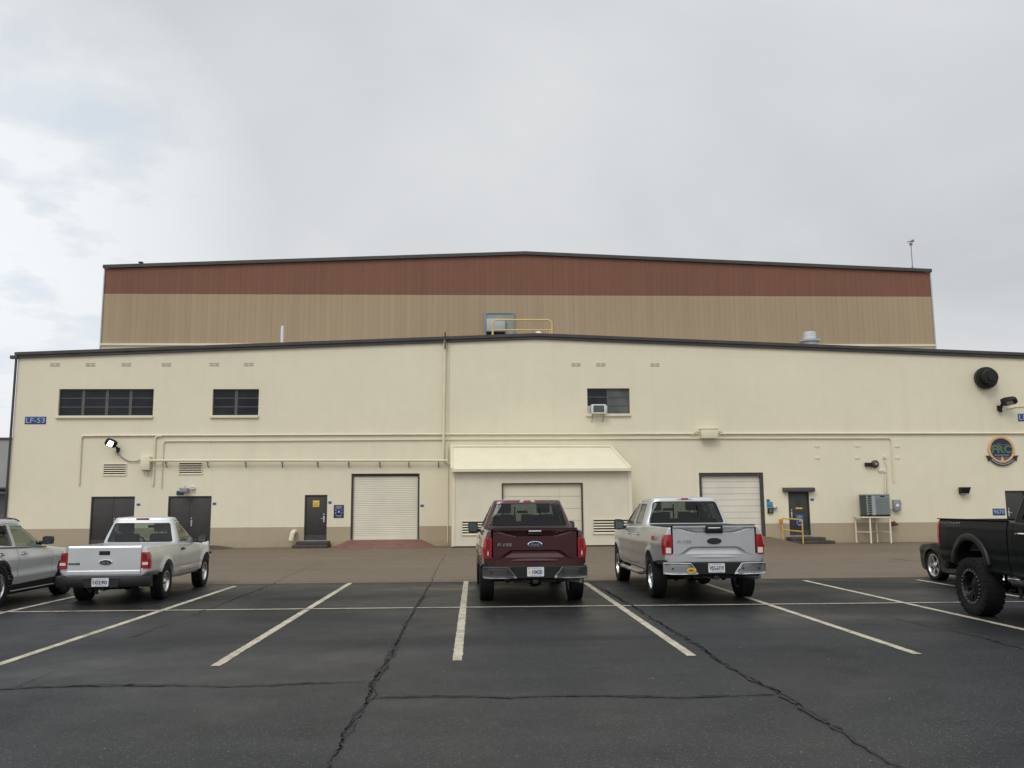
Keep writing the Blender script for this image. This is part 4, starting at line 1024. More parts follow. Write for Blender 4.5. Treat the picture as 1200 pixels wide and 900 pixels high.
# ================================================================== vehicles
def lerp_list(pts, y):
    """piecewise cubic through (y, value) pairs"""
    if y <= pts[0][0]: return pts[0][1]
    if y >= pts[-1][0]: return pts[-1][1]
    for i in range(len(pts)-1):
        if pts[i][0] <= y <= pts[i+1][0]: break
    x0, a = pts[i]; x1, b = pts[i+1]; h = x1-x0; s = (b-a)/h
    def tan(j):
        if j <= 0 or j >= len(pts)-1: return s
        l = (pts[j][1]-pts[j-1][1])/(pts[j][0]-pts[j-1][0]); r = (pts[j+1][1]-pts[j][1])/(pts[j+1][0]-pts[j][0])
        return 0 if l*r <= 0 else 2*l*r/(l+r)
    m0, m1 = tan(i), tan(i+1); t = (y-x0)/h
    return (2*t**3-3*t**2+1)*a+(t**3-2*t**2+t)*h*m0+(-2*t**3+3*t**2)*b+(t**3-t**2)*h*m1
def smoothstep(a, b, x):
    t = max(0, min(1, (x-a)/(b-a))); return t*t*(3-2*t)

def body_solid(c, grow=0.0):
    """lower body lofted along y from tail to nose"""
    yt, yn = c['tail']-grow, c['nose']+grow
    rt, rn = c.get('r_tail', .06), c.get('r_nose', .35)
    st = [yt+rt*q for q in (0, .04, .13, .29, .5, .75, 1)]; y = yt+rt
    while y < yn-rn-.05: y += .05; st.append(y)
    st += [yn-rn*(1-math.sin(a)) for a in [R(15*k) for k in range(1, 7)]]
    rings = []
    for y in st:
        w = lerp_list(c['W'], y)+grow
        if y < yt+rt: w -= rt-math.sqrt(max(0, rt*rt-(yt+rt-y)**2))
        if y > yn-rn: w -= c.get('nose_in', .35)*(1-math.sqrt(max(0, 1-((y-yn+rn)/rn)**2)))
        zb, zt = lerp_list(c['bot'], y)-grow, lerp_list(c['top'], y)+grow
        tr = lerp_list(c['rtop'], y); crown = lerp_list(c['crown'], y)
        half = [(0, zb), (w*.5, zb), (w-.12, zb), (w-.055, zb+.02), (w-.03, zb+.055)]
        N = 16; z0, z1 = zb+.075, zt-tr
        for k in range(N+1):
            u = k/N; z = z0+(z1-z0)*u
            x = w*1.0+c['side'](z, y)
            for (yw, rr, fl, ra) in c['arch']:
                r = math.hypot(y-yw, z-rr); x += fl*(1-smoothstep(ra+c.get('fl0', .05), ra+c.get('fl1', .13), r))
            half.append((x, z))
        xs = half[-1][0]
        for a in (22, 45, 68, 90): half.append((xs-tr*(1-math.cos(R(a))), z1+tr*math.sin(R(a))))
        xt = xs-tr
        for q in (.8, .5, .25, 0): half.append((xt*q, zt+crown*(1-q*q)))
        ring = [(x, y, z) for x, z in half]+[(-x, y, z) for x, z in half[-2:0:-1]]
        rings.append(ring)
    return MB().loft(rings)

def house_solid(c, inset=0.0, floor=None):
    """cab or greenhouse lofted upwards"""
    g = c['house']; levels = g['levels']; rings = []
    def ring(z, hw, y0, y1, rc, bf, br):
        pts = []; rc = min(rc, hw*.45)
        def side(n, f): 
            for i in range(n): pts.append(f(i/n))
        X, Y0, Y1 = hw, y0, y1
        def yf(x): return Y1-bf*(abs(x)/hw)**2.2
        def yr(x): return Y0+br*(abs(x)/hw)**2.2
        side(12, lambda t: (X-.0, yr(X)+rc+(yf(X)-yr(X)-2*rc)*t))
        for a in (0, 22, 45, 68): pts.append((X-rc+rc*math.cos(R(a)), yf(X)-rc+rc*math.sin(R(a))))
        side(10, lambda t: ((X-rc)*(1-2*t), yf((X-rc)*(1-2*t))+(yf(X)-yf(X-rc))*0))
        for a in (90, 112, 135, 158): pts.append((-X+rc+rc*math.cos(R(a)), yf(X)-rc+rc*math.sin(R(a))))
        side(12, lambda t: (-X, yf(X)-rc-(yf(X)-yr(X)-2*rc)*t))
        for a in (180, 202, 225, 248): pts.append((-X+rc+rc*math.cos(R(a)), yr(X)+rc+rc*math.sin(R(a))))
        side(10, lambda t: (-(X-rc)*(1-2*t), yr((X-rc)*(1-2*t))))
        for a in (270, 292, 315, 338): pts.append((X-rc+rc*math.cos(R(a)), yr(X)+rc+rc*math.sin(R(a))))
        return [(x, y, z) for x, y in pts]
    zs = [l[0] for l in levels]; L = lambda k, z: lerp_list([(l[0], l[k]) for l in levels], z)
    top = zs[-1]-inset; n = 14; z0 = floor if floor is not None else zs[0]
    for i in range(n+1):
        z = z0+(top-z0)*i/n; zz = max(z, zs[0])
        rings.append(ring(z, L(1, zz)-inset, L(2, zz)+inset, L(3, zz)-inset, g['rc'], g['bf'], g['br']))
    hw, y0, y1 = L(1, top)-inset, L(2, top)+inset, L(3, top)-inset; rr = g.get('redge', .06); cr = g.get('crown', .05)
    for a in (25, 50, 70, 85): rings.append(ring(top+rr*math.sin(R(a)), hw-rr*(1-math.cos(R(a))), y0+rr*(1-math.cos(R(a))), y1-rr*1.6*(1-math.cos(R(a))), g['rc'], g['bf'], g['br']))
    hw, y0, y1, z = hw-rr, y0+rr, y1-rr*1.6, top+rr
    ym = (y0+y1)/2
    for s in (.93, .8, .6, .35, .1):
        rings.append([(p[0]*s, ym+(p[1]-ym)*s, z+cr*(1-s*s)) for p in ring(0, hw, y0, y1, g['rc'], g['bf'], g['br'])])
    return MB().loft(rings)

def shrink(poly, d):
    """offset a convex-ish polygon inwards"""
    n = len(poly); A = sum(poly[i][0]*poly[(i+1) % n][1]-poly[(i+1) % n][0]*poly[i][1] for i in range(n)); s = 1 if A > 0 else -1; out = []
    for i in range(n):
        p0, p1, p2 = Vector(poly[i-1]), Vector(poly[i]), Vector(poly[(i+1) % n])
        a, b = (p1-p0).normalized(), (p2-p1).normalized()
        na, nb = Vector((-a.y, a.x))*s, Vector((-b.y, b.x))*s
        m = na+nb; m = m/max(.25, m.dot(na)) if m.length > 1e-6 else na
        out.append(tuple(p1+m*d))
    return out
def rpoly(poly, r, n=4):
    """round a polygon's corners"""
    out = []; m = len(poly)
    for i in range(m):
        p0, p1, p2 = Vector(poly[i-1]), Vector(poly[i]), Vector(poly[(i+1) % m]); rr = r[i] if isinstance(r, (list, tuple)) else r
        a, b = p0-p1, p2-p1; d = min(rr, a.length*.45, b.length*.45)
        if d < 1e-4: out.append(tuple(p1)); continue
        a, b = p1+a.normalized()*d, p1+b.normalized()*d
        for k in range(n+1): t = k/n; out.append(tuple(a*(1-t)**2+p1*2*t*(1-t)+b*t*t))
    return out

def make_wheel(kind, Rt, wid, rr):
    """tyre and rim meshes; axis x, outer face towards +x"""
    h = wid/2
    t = MB(); sh = .16*(Rt-rr)
    t.lathe([(rr-.012, -h*.80), (rr+.01, -h*.86), (rr+(Rt-rr)*.5, -h), (Rt-sh*1.2, -h*.97), (Rt-sh*.3, -h*.86), (Rt, -h*.66), (Rt, -h*.08), (Rt-.008, -h*.07), (Rt-.008, h*.07), (Rt, h*.08), (Rt, h*.66), (Rt-sh*.3, h*.86), (Rt-sh*1.2, h*.97), (rr+(Rt-rr)*.5, h), (rr+.01, h*.86), (rr-.012, h*.80)], 48, 'x', closed=True)
    if kind == 'mud':
        for i in range(26):
            for s, w0, w1, off in ((1, .30, .94, 0), (-1, .30, .94, .5), (1, -.18, .22, .25)):
                a = 2*math.pi*(i+off)/26; m = Matrix.Rotation(a, 4, 'X'); k = len(t.v)
                t.box(s*h*w0 if s > 0 else -h*w1, s*h*w1 if s > 0 else -h*w0, -.036, .036, Rt-.03, Rt+.002)
                t.v[k:] = [tuple(m @ Vector(v)) for v in t.v[k:]]
        for i in range(26):
            a = 2*math.pi*i/26; m = Matrix.Rotation(a, 4, 'X'); k = len(t.v); t.box(h*.92, h*1.0, -.02, .02, Rt-.09, Rt-.03); t.v[k:] = [tuple(m @ Vector(v)) for v in t.v[k:]]
    else:
        for i in range(44):
            for s in (1, -1):
                a = 2*math.pi*(i+(.5 if s < 0 else 0))/44; m = Matrix.Rotation(a, 4, 'X'); k = len(t.v)
                t.box(min(s*h*.34, s*h*.9), max(s*h*.34, s*h*.9), -.018, .018, Rt-.012, Rt+.0035); t.v[k:] = [tuple(m @ Vector(v)) for v in t.v[k:]]
    tyre = t.mesh('tyre', angle=40)
    r = MB()
    r.lathe([(rr, h*.82), (rr+.008, h*.88), (rr-.004, h*.9), (rr-.02, h*.84), (rr-.035, h*.55), (rr-.045, -h*.7), (rr-.004, -h*.84), (rr, -h*.80)], 48, 'x', cap=False)
    n, inner, outer = {'six': (6, .5, .20), 'five': (5, .42, .30), 'ranger': (5, .5, .36), 'mud': (8, .30, .16), 'ten': (5, .34, .16)}[kind]
    fx = {'six': h*.62, 'five': h*.66, 'ranger': h*.60, 'mud': h*.38, 'ten': h*.7}[kind]
    k0 = len(r.f)
    for i in range(n):
        for sub in ((-1, 1) if kind in ('ten', 'mud') else (0,)):
            a = 2*math.pi*i/n+sub*.20*(1 if kind == 'ten' else .8); m = Matrix.Rotation(a, 4, 'X'); k = len(r.v)
            w0, w1 = rr*inner*.32, rr*outer*.55
            prof = [(-w0, .05*rr+.02), (w0, .05*rr+.02), (w1*.8, rr*.55), (w1*1.15, rr-.02), (-w1*1.15, rr-.02), (-w1*.8, rr*.55)]
            if kind == 'six': prof = [(-w0*.8, .03), (w0*.8, .03), (rr*.13, rr*.5), (rr*.21, rr-.02), (-rr*.21, rr-.02), (-rr*.13, rr*.5)]
            q = MB(); q.prism([(p, z) for p, z in prof], fx-.045, fx, 'x')
            r.add([tuple(m @ Vector((v[0]-(.02 if abs(v[2]) < rr*.3 else 0)*(1 if kind != 'mud' else -1.5), v[1], v[2]))) for v in q.v], q.f)
    r.lathe([(rr*.30, fx-.06), (rr*.30, fx+.0), (rr*.20, fx+.012), (rr*.17, fx+.025), (0, fx+.028)], 24, 'x')
    for i in range(5 if kind != 'six' else 6):
        a = 2*math.pi*(i+.5)/(5 if kind != 'six' else 6); r.lathe([(.012, fx-.01), (.012, fx+.018), (0, fx+.02)], 8, 'x', (0, rr*.235*math.cos(a), rr*.235*math.sin(a)))
    rim = r.mesh('rim', angle=35)
    dk = MB(); dk.lathe([(rr*.86, -h*.5), (rr*.86, -h*.2), (rr*.5, -h*.1), (0, -h*.1)], 32, 'x'); disc = dk.mesh('wheel')
    bl = None
    if kind == 'mud':
        b = MB()
        for i in range(24): a = 2*math.pi*i/24; b.lathe([(.011, h*.86), (.011, h*.93), (0, h*.94)], 8, 'x', (0, (rr-.022)*math.cos(a), (rr-.022)*math.sin(a)))
        bl = b.mesh('rim_bolts')
    return dict(tyre=tyre, rim=rim, disc=disc, bolts=bl)
def put_wheel(ws, root, x, y, Rt, rimmat, side, spin=0.0):
    def l(name, me, m, par):
        if not me.materials: me.materials.append(m)
        o = bpy.data.objects.new(name, me); col.objects.link(o); o.parent = par; return o
    w = l('wheel', ws['disc'], M_under, root); w.location = (x, y, Rt); w.rotation_euler = (spin, 0, 0 if side > 0 else math.pi)
    l('tyre', ws['tyre'], M_rubber, w); rm = l('rim', ws['rim'], rimmat, w)
    if ws['bolts']: l('bolts', ws['bolts'], M_steel, w)

def prism_mesh(poly, a, b, axis, mi=0):
    m = MB(); m.mi = mi; m.prism(poly, a, b, axis); me = m.mesh('cutter'); 
    return me
def both(poly, a, b, mi=0):
    m = MB(); m.mi = mi; m.prism(poly, a, b, 'x'); m.prism(poly, -b, -a, 'x'); return m.mesh('cutter')

def build_vehicle(c):
    root = thing(c['name'], c['label'], c['cat'], c['loc'], c.get('rz', 0), c.get('group'))
    paint = c['paint']; mats = [paint, M_black]
    low = body_solid(c).mesh('low'); house = house_solid(c).mesh('house')
    solid = boolean(low, [house], 'UNION')
    g = c['house']
    # hollow: cabin, load bed, wheel wells
    cuts = [house_solid(c, .055, c['floor']).mesh('cavity')]
    for f in range(1): cuts[0].polygons.foreach_set('material_index', [1]*len(cuts[0].polygons))
    if 'bed' in c:
        b = c['bed']; m = MB(); m.mi = 0; m.box(-b['w'], b['w'], c['tail']-.3, b['front'], b['floor'], 2.4); cuts.append(m.mesh('cutter', bevel=.03))
    for (yw, rr, fl, ra) in c['arch']:
        m = MB(); m.mi = 1; W = lerp_list(c['W'], yw)
        for s in (-1, 1):
            k = len(m.v); m.lathe([(ra, s*(W-.42)), (ra, s*(W+.3))], 56, 'x', (0, yw, rr+c.get('arch_dz', .03)))
        me = m.mesh('cutter'); cuts.append(me)
    wins = []
    for p in c['side_windows']: me = both(p, .30, 1.4, 1); cuts.append(me); wins.append(('side_window', p))
    rw = c.get('rear_window')
    if rw: cuts.append(prism_mesh(rw, c['rw_y'][0], c['rw_y'][1], 'y', 1))
    ws_ = c.get('windshield')
    if ws_: cuts.append(prism_mesh(ws_, c['ws_y'][0], c['ws_y'][1], 'y', 1))
    solid = boolean(solid, cuts)
    # doors are cut out of the shell
    doors = []
    for p in c['doors']:
        pi = shrink(p, .011)
        for s in (1, -1):
            doors.append((p, s, boolean(solid.copy(), [prism_mesh(pi, .40*s, 1.4*s, 'x', 1)], 'INTERSECT')))
    if c['doors']: solid = boolean(solid, [both(p, .40, 1.4, 1) for p in c['doors']])
    for extra in c.get('cuts', []): solid = boolean(solid, [extra])
    smooth(solid, 32); body = link('body', solid, mats, root)
    for p, s, me in doors:
        smooth(me, 32); d = link('door', me, mats, root)
        yh = c['handles'][c['doors'].index(p)]; 
        if yh:
            (hy, hz) = yh; x = (lerp_list(c['W'], hy)+c['side'](hz, hy))*s
            m = MB(); m.tube([(x, hy-.10, hz), (x+.028*s, hy-.08, hz), (x+.034*s, hy, hz+.002), (x+.028*s, hy+.08, hz), (x, hy+.10, hz)], .016, 8)
            m.build('handle', c['handle_mat'], d)
            m = MB(); m.box(min(x, x+.004*s), max(x, x+.004*s), hy-.075, hy+.075, hz-.03, hz+.03); m.build('handle_recess', M_black, d, bevel=.002)
    # glass follows the shell of the greenhouse
    sh = boolean(house_solid(c, .014).mesh('g'), [house_solid(c, .021).mesh('g')])
    for p in c['side_windows']:
        gm = c['side_glass']
        for s in (1, -1):
            me = boolean(sh.copy(), [prism_mesh(p, .30*s, 1.4*s, 'x')], 'INTERSECT'); smooth(me, 40); link('side_window', me, gm, root)
    if rw: me = boolean(sh.copy(), [prism_mesh(rw, c['rw_y'][0], c['rw_y'][1], 'y')], 'INTERSECT'); smooth(me, 40); link('rear_window', me, c['rear_glass'], root)
    if ws_: me = boolean(sh.copy(), [prism_mesh(ws_, c['ws_y'][0], c['ws_y'][1], 'y')], 'INTERSECT'); smooth(me, 40); link('windshield', me, M_glass, root)
    # wheels
    ws2 = make_wheel(*c['wheel'])
    for (yw, rr, fl, ra) in c['arch']:
        for s in (1, -1): put_wheel(ws2, root, s*c['track']/2, yw, c['wheel'][1], c['rim_mat'], s, random.uniform(0, 1))
    # interior
    for (x, y) in c['seats']:
        zf = c['seat_z']; sc = c.get('seat_s', 1)
        m = MB(); m.box(x-.26, x+.26, y-.05, y+.5, zf-.12, zf+.06); m.prism([(y-.02, zf), (y+.14, zf), (y-.02, zf+.62*sc), (y-.14, zf+.60*sc)], x-.25, x+.25, 'x')
        st = m.build('seat', M_seat, root, bevel=.045, seg=3)
        m = MB(); m.prism([(y-.17, zf+.66*sc), (y-.05, zf+.66*sc), (y-.07, zf+.86*sc), (y-.16, zf+.86*sc)], x-.14, x+.14, 'x'); m.tube([(x-.06, y-.1, zf+.5), (x-.06, y-.11, zf+.7*sc)], .01, 6); m.tube([(x+.06, y-.1, zf+.5), (x+.06, y-.11, zf+.7*sc)], .01, 6)
        m.build('headrest', M_seat, st, bevel=.03, seg=3)
    if 'bench' in c:
        y, w, zf = c['bench']; m = MB(); m.box(-w, w, y-.05, y+.45, zf-.12, zf+.05); m.prism([(y-.02, zf), (y+.12, zf), (y-.0, zf+.52), (y-.12, zf+.52)], -w, w, 'x'); b_ = m.build('bench_seat', M_seat, root, bevel=.04, seg=3)
        for x in (-w*.6, 0, w*.6): m = MB(); m.box(x-.12, x+.12, y-.12, y-.02, zf+.50, zf+.66); m.build('headrest', M_seat, b_, bevel=.03, seg=3)
    y, z, w = c['dash']; m = MB(); m.prism([(y-.25, z-.35), (y-.22, z-.06), (y-.05, z+.0), (y+.35, z-.02), (y+.35, z-.4)], -w, w, 'x'); m.build('dashboard', M_seat, root, bevel=.03)
    pts = [(c['wheel_x']+.19*math.cos(a), y-.42+.19*math.sin(a)*.35, z+.0+.19*math.sin(a)) for a in [2*math.pi*i/24 for i in range(25)]]
    m = MB(); m.tube(pts, .017, 8, False); m.box(c['wheel_x']-.17, c['wheel_x']+.17, y-.43, y-.40, z-.03, z+.03); m.tube([(c['wheel_x'], y-.42, z), (c['wheel_x'], y-.1, z-.08)], .03, 8); m.build('steering_wheel', M_black, root)
    m = MB(); mz = c['mirror_in']; m.box(-.12, .12, mz[0]-.02, mz[0]+.02, mz[1]-.03, mz[1]+.03); m.build('inside_mirror', M_black, root, bevel=.012)
    # underside
    u = c['under']; m = MB()
    for s in (-1, 1): m.box(s*.48-.05, s*.48+.05, c['tail']+.1, c['nose']-.35, u-.09, u+.04)
    m.box(-.5, .5, c['arch'][1][0]-.9, c['arch'][1][0]+.1, u-.12, u+.1); m.tube([(0, .3, u-.05), (0, c['arch'][1][0]-.8, u-.02)], .05, 8)
    for q in (-.55, .55, 1.3): m.box(-.5, .5, q-.05, q+.05, u-.06, u+.02)
    fr = m.build('chassis', M_under, root)
    m = MB(); a = c['arch'][0]; m.tube([(-c['track']/2+.1, a[0], c['wheel'][1]), (c['track']/2-.1, a[0], c['wheel'][1])], .055, 10)
    m.lathe([(0, -.17), (.10, -.15), (.15, 0), (.10, .15), (0, .17)], 16, 'y', (.08, a[0]-.02, c['wheel'][1]-.01)); m.build('axle', M_under, root)
    m = MB()
    for s in (-1, 1):
        m.tube([(s*.47, a[0]-.6, u-.02), (s*.47, a[0], c['wheel'][1]-.06), (s*.47, a[0]+.65, u-.04)], .03, 6); m.tube([(s*.42, a[0]-.05, c['wheel'][1]), (s*.36, a[0]-.15, u+.1)], .025, 6)
    m.build('suspension', M_under, root)
    if 'mirror' in c:
        mx_, my, mz_ = c['mirror']; hw, hh = c['mirror_size']
        for s in (1, -1):
            m = MB(); m.loft([[(s*(mx_-.0)+s*q*hw*k, my+dy, mz_+p*hh*k) for q, p in ((0, -.45), (.5, -.5), (.95, -.45), (1, -.1), (1, .35), (.85, .5), (.3, .5), (0, .4))] for dy, k in ((-.045, .97), (-.035, 1.0), (.04, 1.0), (.10, .78), (.12, .5))])
            mi = m.build('mirror', c.get('mirror_mat', M_black), root, bevel=.022, seg=3, angle=50)
            m = MB(); m.tube([(s*(mx_-.16), my+.06, mz_-hh*.30), (s*(mx_+.04), my+.03, mz_-hh*.28)], .035, 8); m.build('mirror_arm', M_black, mi)
            m = MB(); m.prism([(s*mx_+s*hw*q, mz_+hh*p) for q, p in ((.08, -.38), (.88, -.40), (.92, .3), (.8, .42), (.12, .34))], my-.052, my-.0455); m.build('mirror_glass', M_mirrorglass, mi)
    c['root'] = root; c['body'] = body; c['solid'] = solid
    return root

def shell_part(c, name, poly, a, b, axis, m, grow=.008, depth=.02, parent=None, both_sides=True):
    """a thin piece that follows the body surface (lamps, flares): the body grown a little, cut to the outline"""
    s = boolean(body_solid(c, grow).mesh('o'), [body_solid(c, grow-depth).mesh('i')])
    outl = []
    for sg in ((1, -1) if both_sides else (1,)):
        if axis == 'x': cut = prism_mesh(poly, a*sg, b*sg, 'x')
        else: cut = prism_mesh([(x*sg, z) for x, z in poly], a, b, 'y')
        me = boolean(s.copy(), [cut], 'INTERSECT'); smooth(me, 35); outl.append(link(name, me, m, parent or c['root']))
    return outl
def tail_text(c, s, w, h, x, z, y, m, shear=.0, name='badge_lettering', fat=.01, parent=None): return text_mb(s, w, h, x, z, y, .004, shear, fatten=fat).build(name, m, parent or c['root'])
def oval_badge(c, x, z, y, a, b, face, rimm, parent=None):
    m = MB(); el = lambda k: [(x+a*k*math.cos(t), z+b*k*math.sin(t)) for t in [2*math.pi*i/32 for i in range(32)]]
    m.prism(el(1), y-.012, y+.01); o = m.build('badge', rimm, parent or c['root'], bevel=.003)
    m = MB(); m.prism(el(.86), y-.016, y-.0125); m.build('badge_face', face, o)
    text_mb('Ford', a*1.15, b*1.05, x, z-b*.04, y-.0195, .003, .35).build('badge_script', rimm, o)
    return o
def licence_plate(c, x, z, y, w, h, number, gold, m_par=None):
    m = MB(); m.prism(rpoly([(x-w/2, z-h/2), (x+w/2, z-h/2), (x+w/2, z+h/2), (x-w/2, z+h/2)], .015, 3), y-.008, y); o = m.build('number_plate', M_plate, m_par or c['root'])
    text_mb(number, w*(.60 if gold else .84), h*.46, x+(w*.09 if gold else 0), z-h*.02, y-.011, .0025, fatten=.015).build('plate_number', M_plateink, o)
    m = MB()
    u = -.26
    while u < .3: q = random.uniform(.03, .07); m.box(x+w*u, x+w*(u+q), y-.010, y-.0085, z+h*.34, z+h*.42); u += q+.025
    m.build('plate_heading', M_grey, o); m = MB()
    u = -.3
    while u < .3: q = random.uniform(.03, .06); m.box(x+w*u, x+w*(u+q), y-.010, y-.0085, z-h*.42, z-h*.37); u += q+.02
    m.build('plate_print', M_grey, o)
    m = MB(); m.box(x-w*.46, x-w*.36, y-.0105, y-.0085, z+h*.26, z+h*.44)
    if gold: m.box(x-w*.40, x-w*.32, y-.0105, y-.0085, z-h*.18, z+h*.10)
    m.build('plate_sticker', M_plategold, o)
    return o

def tailgate_sheet(xw, z0, z1, y, depth_fn, nx=61, nz=44, thick=.05):
    grid = []
    for j in range(nz):
        z = z0+(z1-z0)*j/(nz-1); rowp = []
        for i in range(nx):
            x = -xw+2*xw*i/(nx-1); rowp.append((x, y+depth_fn(x, z), z))
        grid.append(rowp)
    return MB().slab(grid, thick)

# ------------------------------------------------------------------ full-size pickups (one body, two trims)
def full_size_pickup(name, label, loc, paint, bedlen, wb, trim, rz=0.0):
    dy = bedlen-1.70
    CR = .60+dy                                   # back of the cab
    c = dict(name=name, label=label, cat='pickup truck', loc=loc, rz=rz, paint=paint, group=None,
        tail=-1.16, nose=wb+.93, r_tail=.05, r_nose=.45, nose_in=.30,
        W=[(-1.16, .925), (-.7, .955), (0, .975), (1.0+dy, .985), (wb-.2, .985), (wb+.6, .95), (wb+.95, .90)],
        bot=[(-1.16, .68), (-.55, .64), (0, .50), (.55, .43), (wb-.5, .43), (wb, .48), (wb+.93, .42)],
        top=[(-1.16, 1.345), (CR-.1, 1.345), (CR+.1, 1.335), (CR+1.2, 1.315), (wb-.75, 1.275), (wb-.3, 1.245), (wb+.4, 1.20), (wb+.85, 1.11), (wb+.93, 1.05)],
        rtop=[(-1.16, .035), (CR, .035), (CR+.3, .06), (wb-.6, .08), (wb+.9, .10)],
        crown=[(-1.16, 0), (wb-.9, 0), (wb-.4, .03), (wb+.9, .04)],
        side=lambda z, y: -.075*max(0, (z-1.02)/.33)**2 - .045*max(0, (.80-z)/.38)**1.6 + .010*math.exp(-((z-1.02)/.05)**2) - .012*math.exp(-((z-.72)/.06)**2)*smoothstep(-.2, .6, y),
        arch=[(0, .40, .032, .455), (wb, .40, .032, .455)], arch_dz=.035, fl0=.06, fl1=.12,
        floor=.50, bed=dict(w=.80, front=CR-.06, floor=.86),
        house=dict(rc=.10, bf=.16, br=.035, redge=.055, crown=.035, levels=[(1.15, .925, CR, wb-.62), (1.33, .905, CR, wb-.66), (1.50, .845, CR+.035, wb-.92), (1.69, .770, CR+.085, wb-1.22), (1.855, .700, CR+.14, wb-1.48)]),
        seats=[(-.42, wb-1.75), (.42, wb-1.75)], seat_z=.98, bench=(CR+.35, .68, .96), dash=(wb-.95, 1.26, .76), wheel_x=-.42, mirror_in=(wb-1.35, 1.66),
        under=.50, wheel=('six', .40, .275, .235), track=1.71, rim_mat=M_alu,
        mirror=(.985, wb-1.02, 1.325), mirror_size=(.215, .24), mirror_mat=M_black,
        side_glass=M_tintdk, rear_glass=M_tintdk, handle_mat=M_chrome)
    A = wb-.80                                     # foot of the windscreen pillar
    c['side_windows'] = [rpoly([(CR+.26, 1.375), (CR+1.10, 1.36), (CR+1.10, 1.79), (CR+.42, 1.79)], [.05, .04, .04, .10]),
                         rpoly([(CR+1.20, 1.355), (A-.16, 1.33), (A-.24, 1.40), (wb-1.56, 1.79), (CR+1.20, 1.79)], [.04, .05, .05, .08, .04])]
    c['rear_window'] = rpoly([(-.80, 1.385), (.80, 1.385), (.66, 1.835), (-.66, 1.835)], [.06, .06, .07, .07]); c['rw_y'] = (CR-.3, CR+.40)
    c['windshield'] = rpoly([(-.78, 1.32), (.78, 1.32), (.62, 1.83), (-.62, 1.83)], .08); c['ws_y'] = (wb-1.85, wb-.3)
    c['doors'] = [rpoly([(CR+.30, .56), (CR+1.135, .52), (CR+1.135, 1.84), (CR+.40, 1.84), (CR+.20, 1.36), (CR+.17, 1.10)], .05), rpoly([(CR+1.155, .52), (wb-.60, .54), (wb-.56, 1.0), (wb-.62, 1.27), (A-.10, 1.35), (wb-1.52, 1.84), (CR+1.155, 1.84)], .05)]
    c['handles'] = [(CR+.34, 1.16), (CR+1.34, 1.15)]
    root = build_vehicle(c)
    y = -1.16
    # tailgate
    zt, zb = 1.375, .735
    def dep(x, z):
        ax = abs(x); d = 0.0
        d += .012*(ax/.75)**2                                          # slight barrel
        if z > 1.325: d -= .030*smoothstep(1.325, 1.345, z)           # spoiler lip
        # tapering scoop below the lip
        hgt = .080*(1-smoothstep(.30, .745, ax)); b0 = 1.325-hgt
        if z < 1.325 and hgt > .004 and z > b0: d += .068*min(1, hgt/.05)*(1-(z-b0)/hgt)*smoothstep(0, .012, z-b0)
        # trapezoid crease
        zc = .985-.15*smoothstep(.40, .69, ax)
        if z < zc: d += .028*smoothstep(0, .016, zc-z)*(1-smoothstep(.05, .19, zc-z)*.75)*(1-smoothstep(.66, .73, ax))
        if z < .80: d += .015*smoothstep(.80, .735, z)
        return d
    gate = tailgate_sheet(.765, zb, zt, y-.012, dep, 97, 64).build('tailgate', paint, root, angle=50)
    m = MB(); m.box(-.765, .765, y+.04, y+.05, zb-.02, 1.33); m.build('bed_end', M_under, root)
    m = MB(); m.box(-.78, .78, y-.02, y+.06, zt+.001, zt+.018); m.build('top_cap', M_black, gate, bevel=.006)
    m = MB(); m.box(-.80, .80, y+.06, CR-.06, 1.352, 1.372); m.build('bed_cover', M_black, root, bevel=.008)
    m = MB(); m.box(-.14, .14, y-.058, y-.015, 1.255, 1.345) if trim == 'b' else m.box(-.135, .135, y-.05, y-.0, 1.262, 1.30); hd = m.build('tailgate_handle', M_black, gate, bevel=.014)
    m = MB(); m.box(-.115, .115, y-.068, y-.059, 1.315, 1.345); m.build('handle_bar', M_chrome, hd, bevel=.004)
    if trim == 'b': m = MB(); m.box(-.165, .165, y-.052, y-.01, 1.235, 1.39); m.build('handle_bezel', M_black, gate, bevel=.02)
    oval_badge(c, 0.0, 1.095, y-.020, .135, .058, M_embblue if trim == 'a' else M_blackgloss, M_chrome if trim == 'a' else M_blackgloss, gate)
    tail_text(c, 'F-150', .26, .055, -.555, 1.09, y-.022, M_chrome if trim == 'a' else M_grey, .2, parent=gate)
    # lamps
    lm = M_redlens
    L = shell_part(c, 'tail_light', rpoly([(.79, .855), (1.05, .855), (1.05, 1.215), (.785, 1.215)], .015), -1.4, -1.03, 'y', M_redlens, .014, .05)
    for o, s in zip(L, (1, -1)):
        if trim == 'a':
            m = MB(); x0, x1 = sorted((s*.815, s*.895)); m.box(x0, x1, y-.018, y-.0145, .885, .995); k = m.build('lamp_frame', M_redlensdk, o)
            m = MB(); x0, x1 = sorted((s*.845, s*.865)); m.box(x0, x1, y-.022, y-.0185, .90, .975); m.build('reverse_lens', M_clearlens, k)
            m = MB(); x0, x1 = sorted((s*.82, s*.89)); m.box(x0, x1, y-.018, y-.0145, 1.02, 1.19); m.build('lamp_core', M_redlensdk, o)
        else:
            m = MB(); x0, x1 = sorted((s*.81, s*.905)); m.box(x0, x1, y-.018, y-.0145, .875, .975); m.build('reverse_lens', M_clearlens, o)
            m = MB(); x0, x1 = sorted((s*.815, s*.89)); m.box(x0, x1, y-.018, y-.0145, 1.01, 1.10); m.build('lamp_core', M_redlensdk, o)
    # third brake light on the cab
    zz = 1.882; yy = CR+.148
    m = MB(); m.prism(rpoly([(-.165, zz-.02), (.165, zz-.02), (.135, zz+.025), (-.135, zz+.025)], .008, 2), yy-.012, yy+.06); bl = m.build('brake_light', M_clearlens, root, bevel=.004)
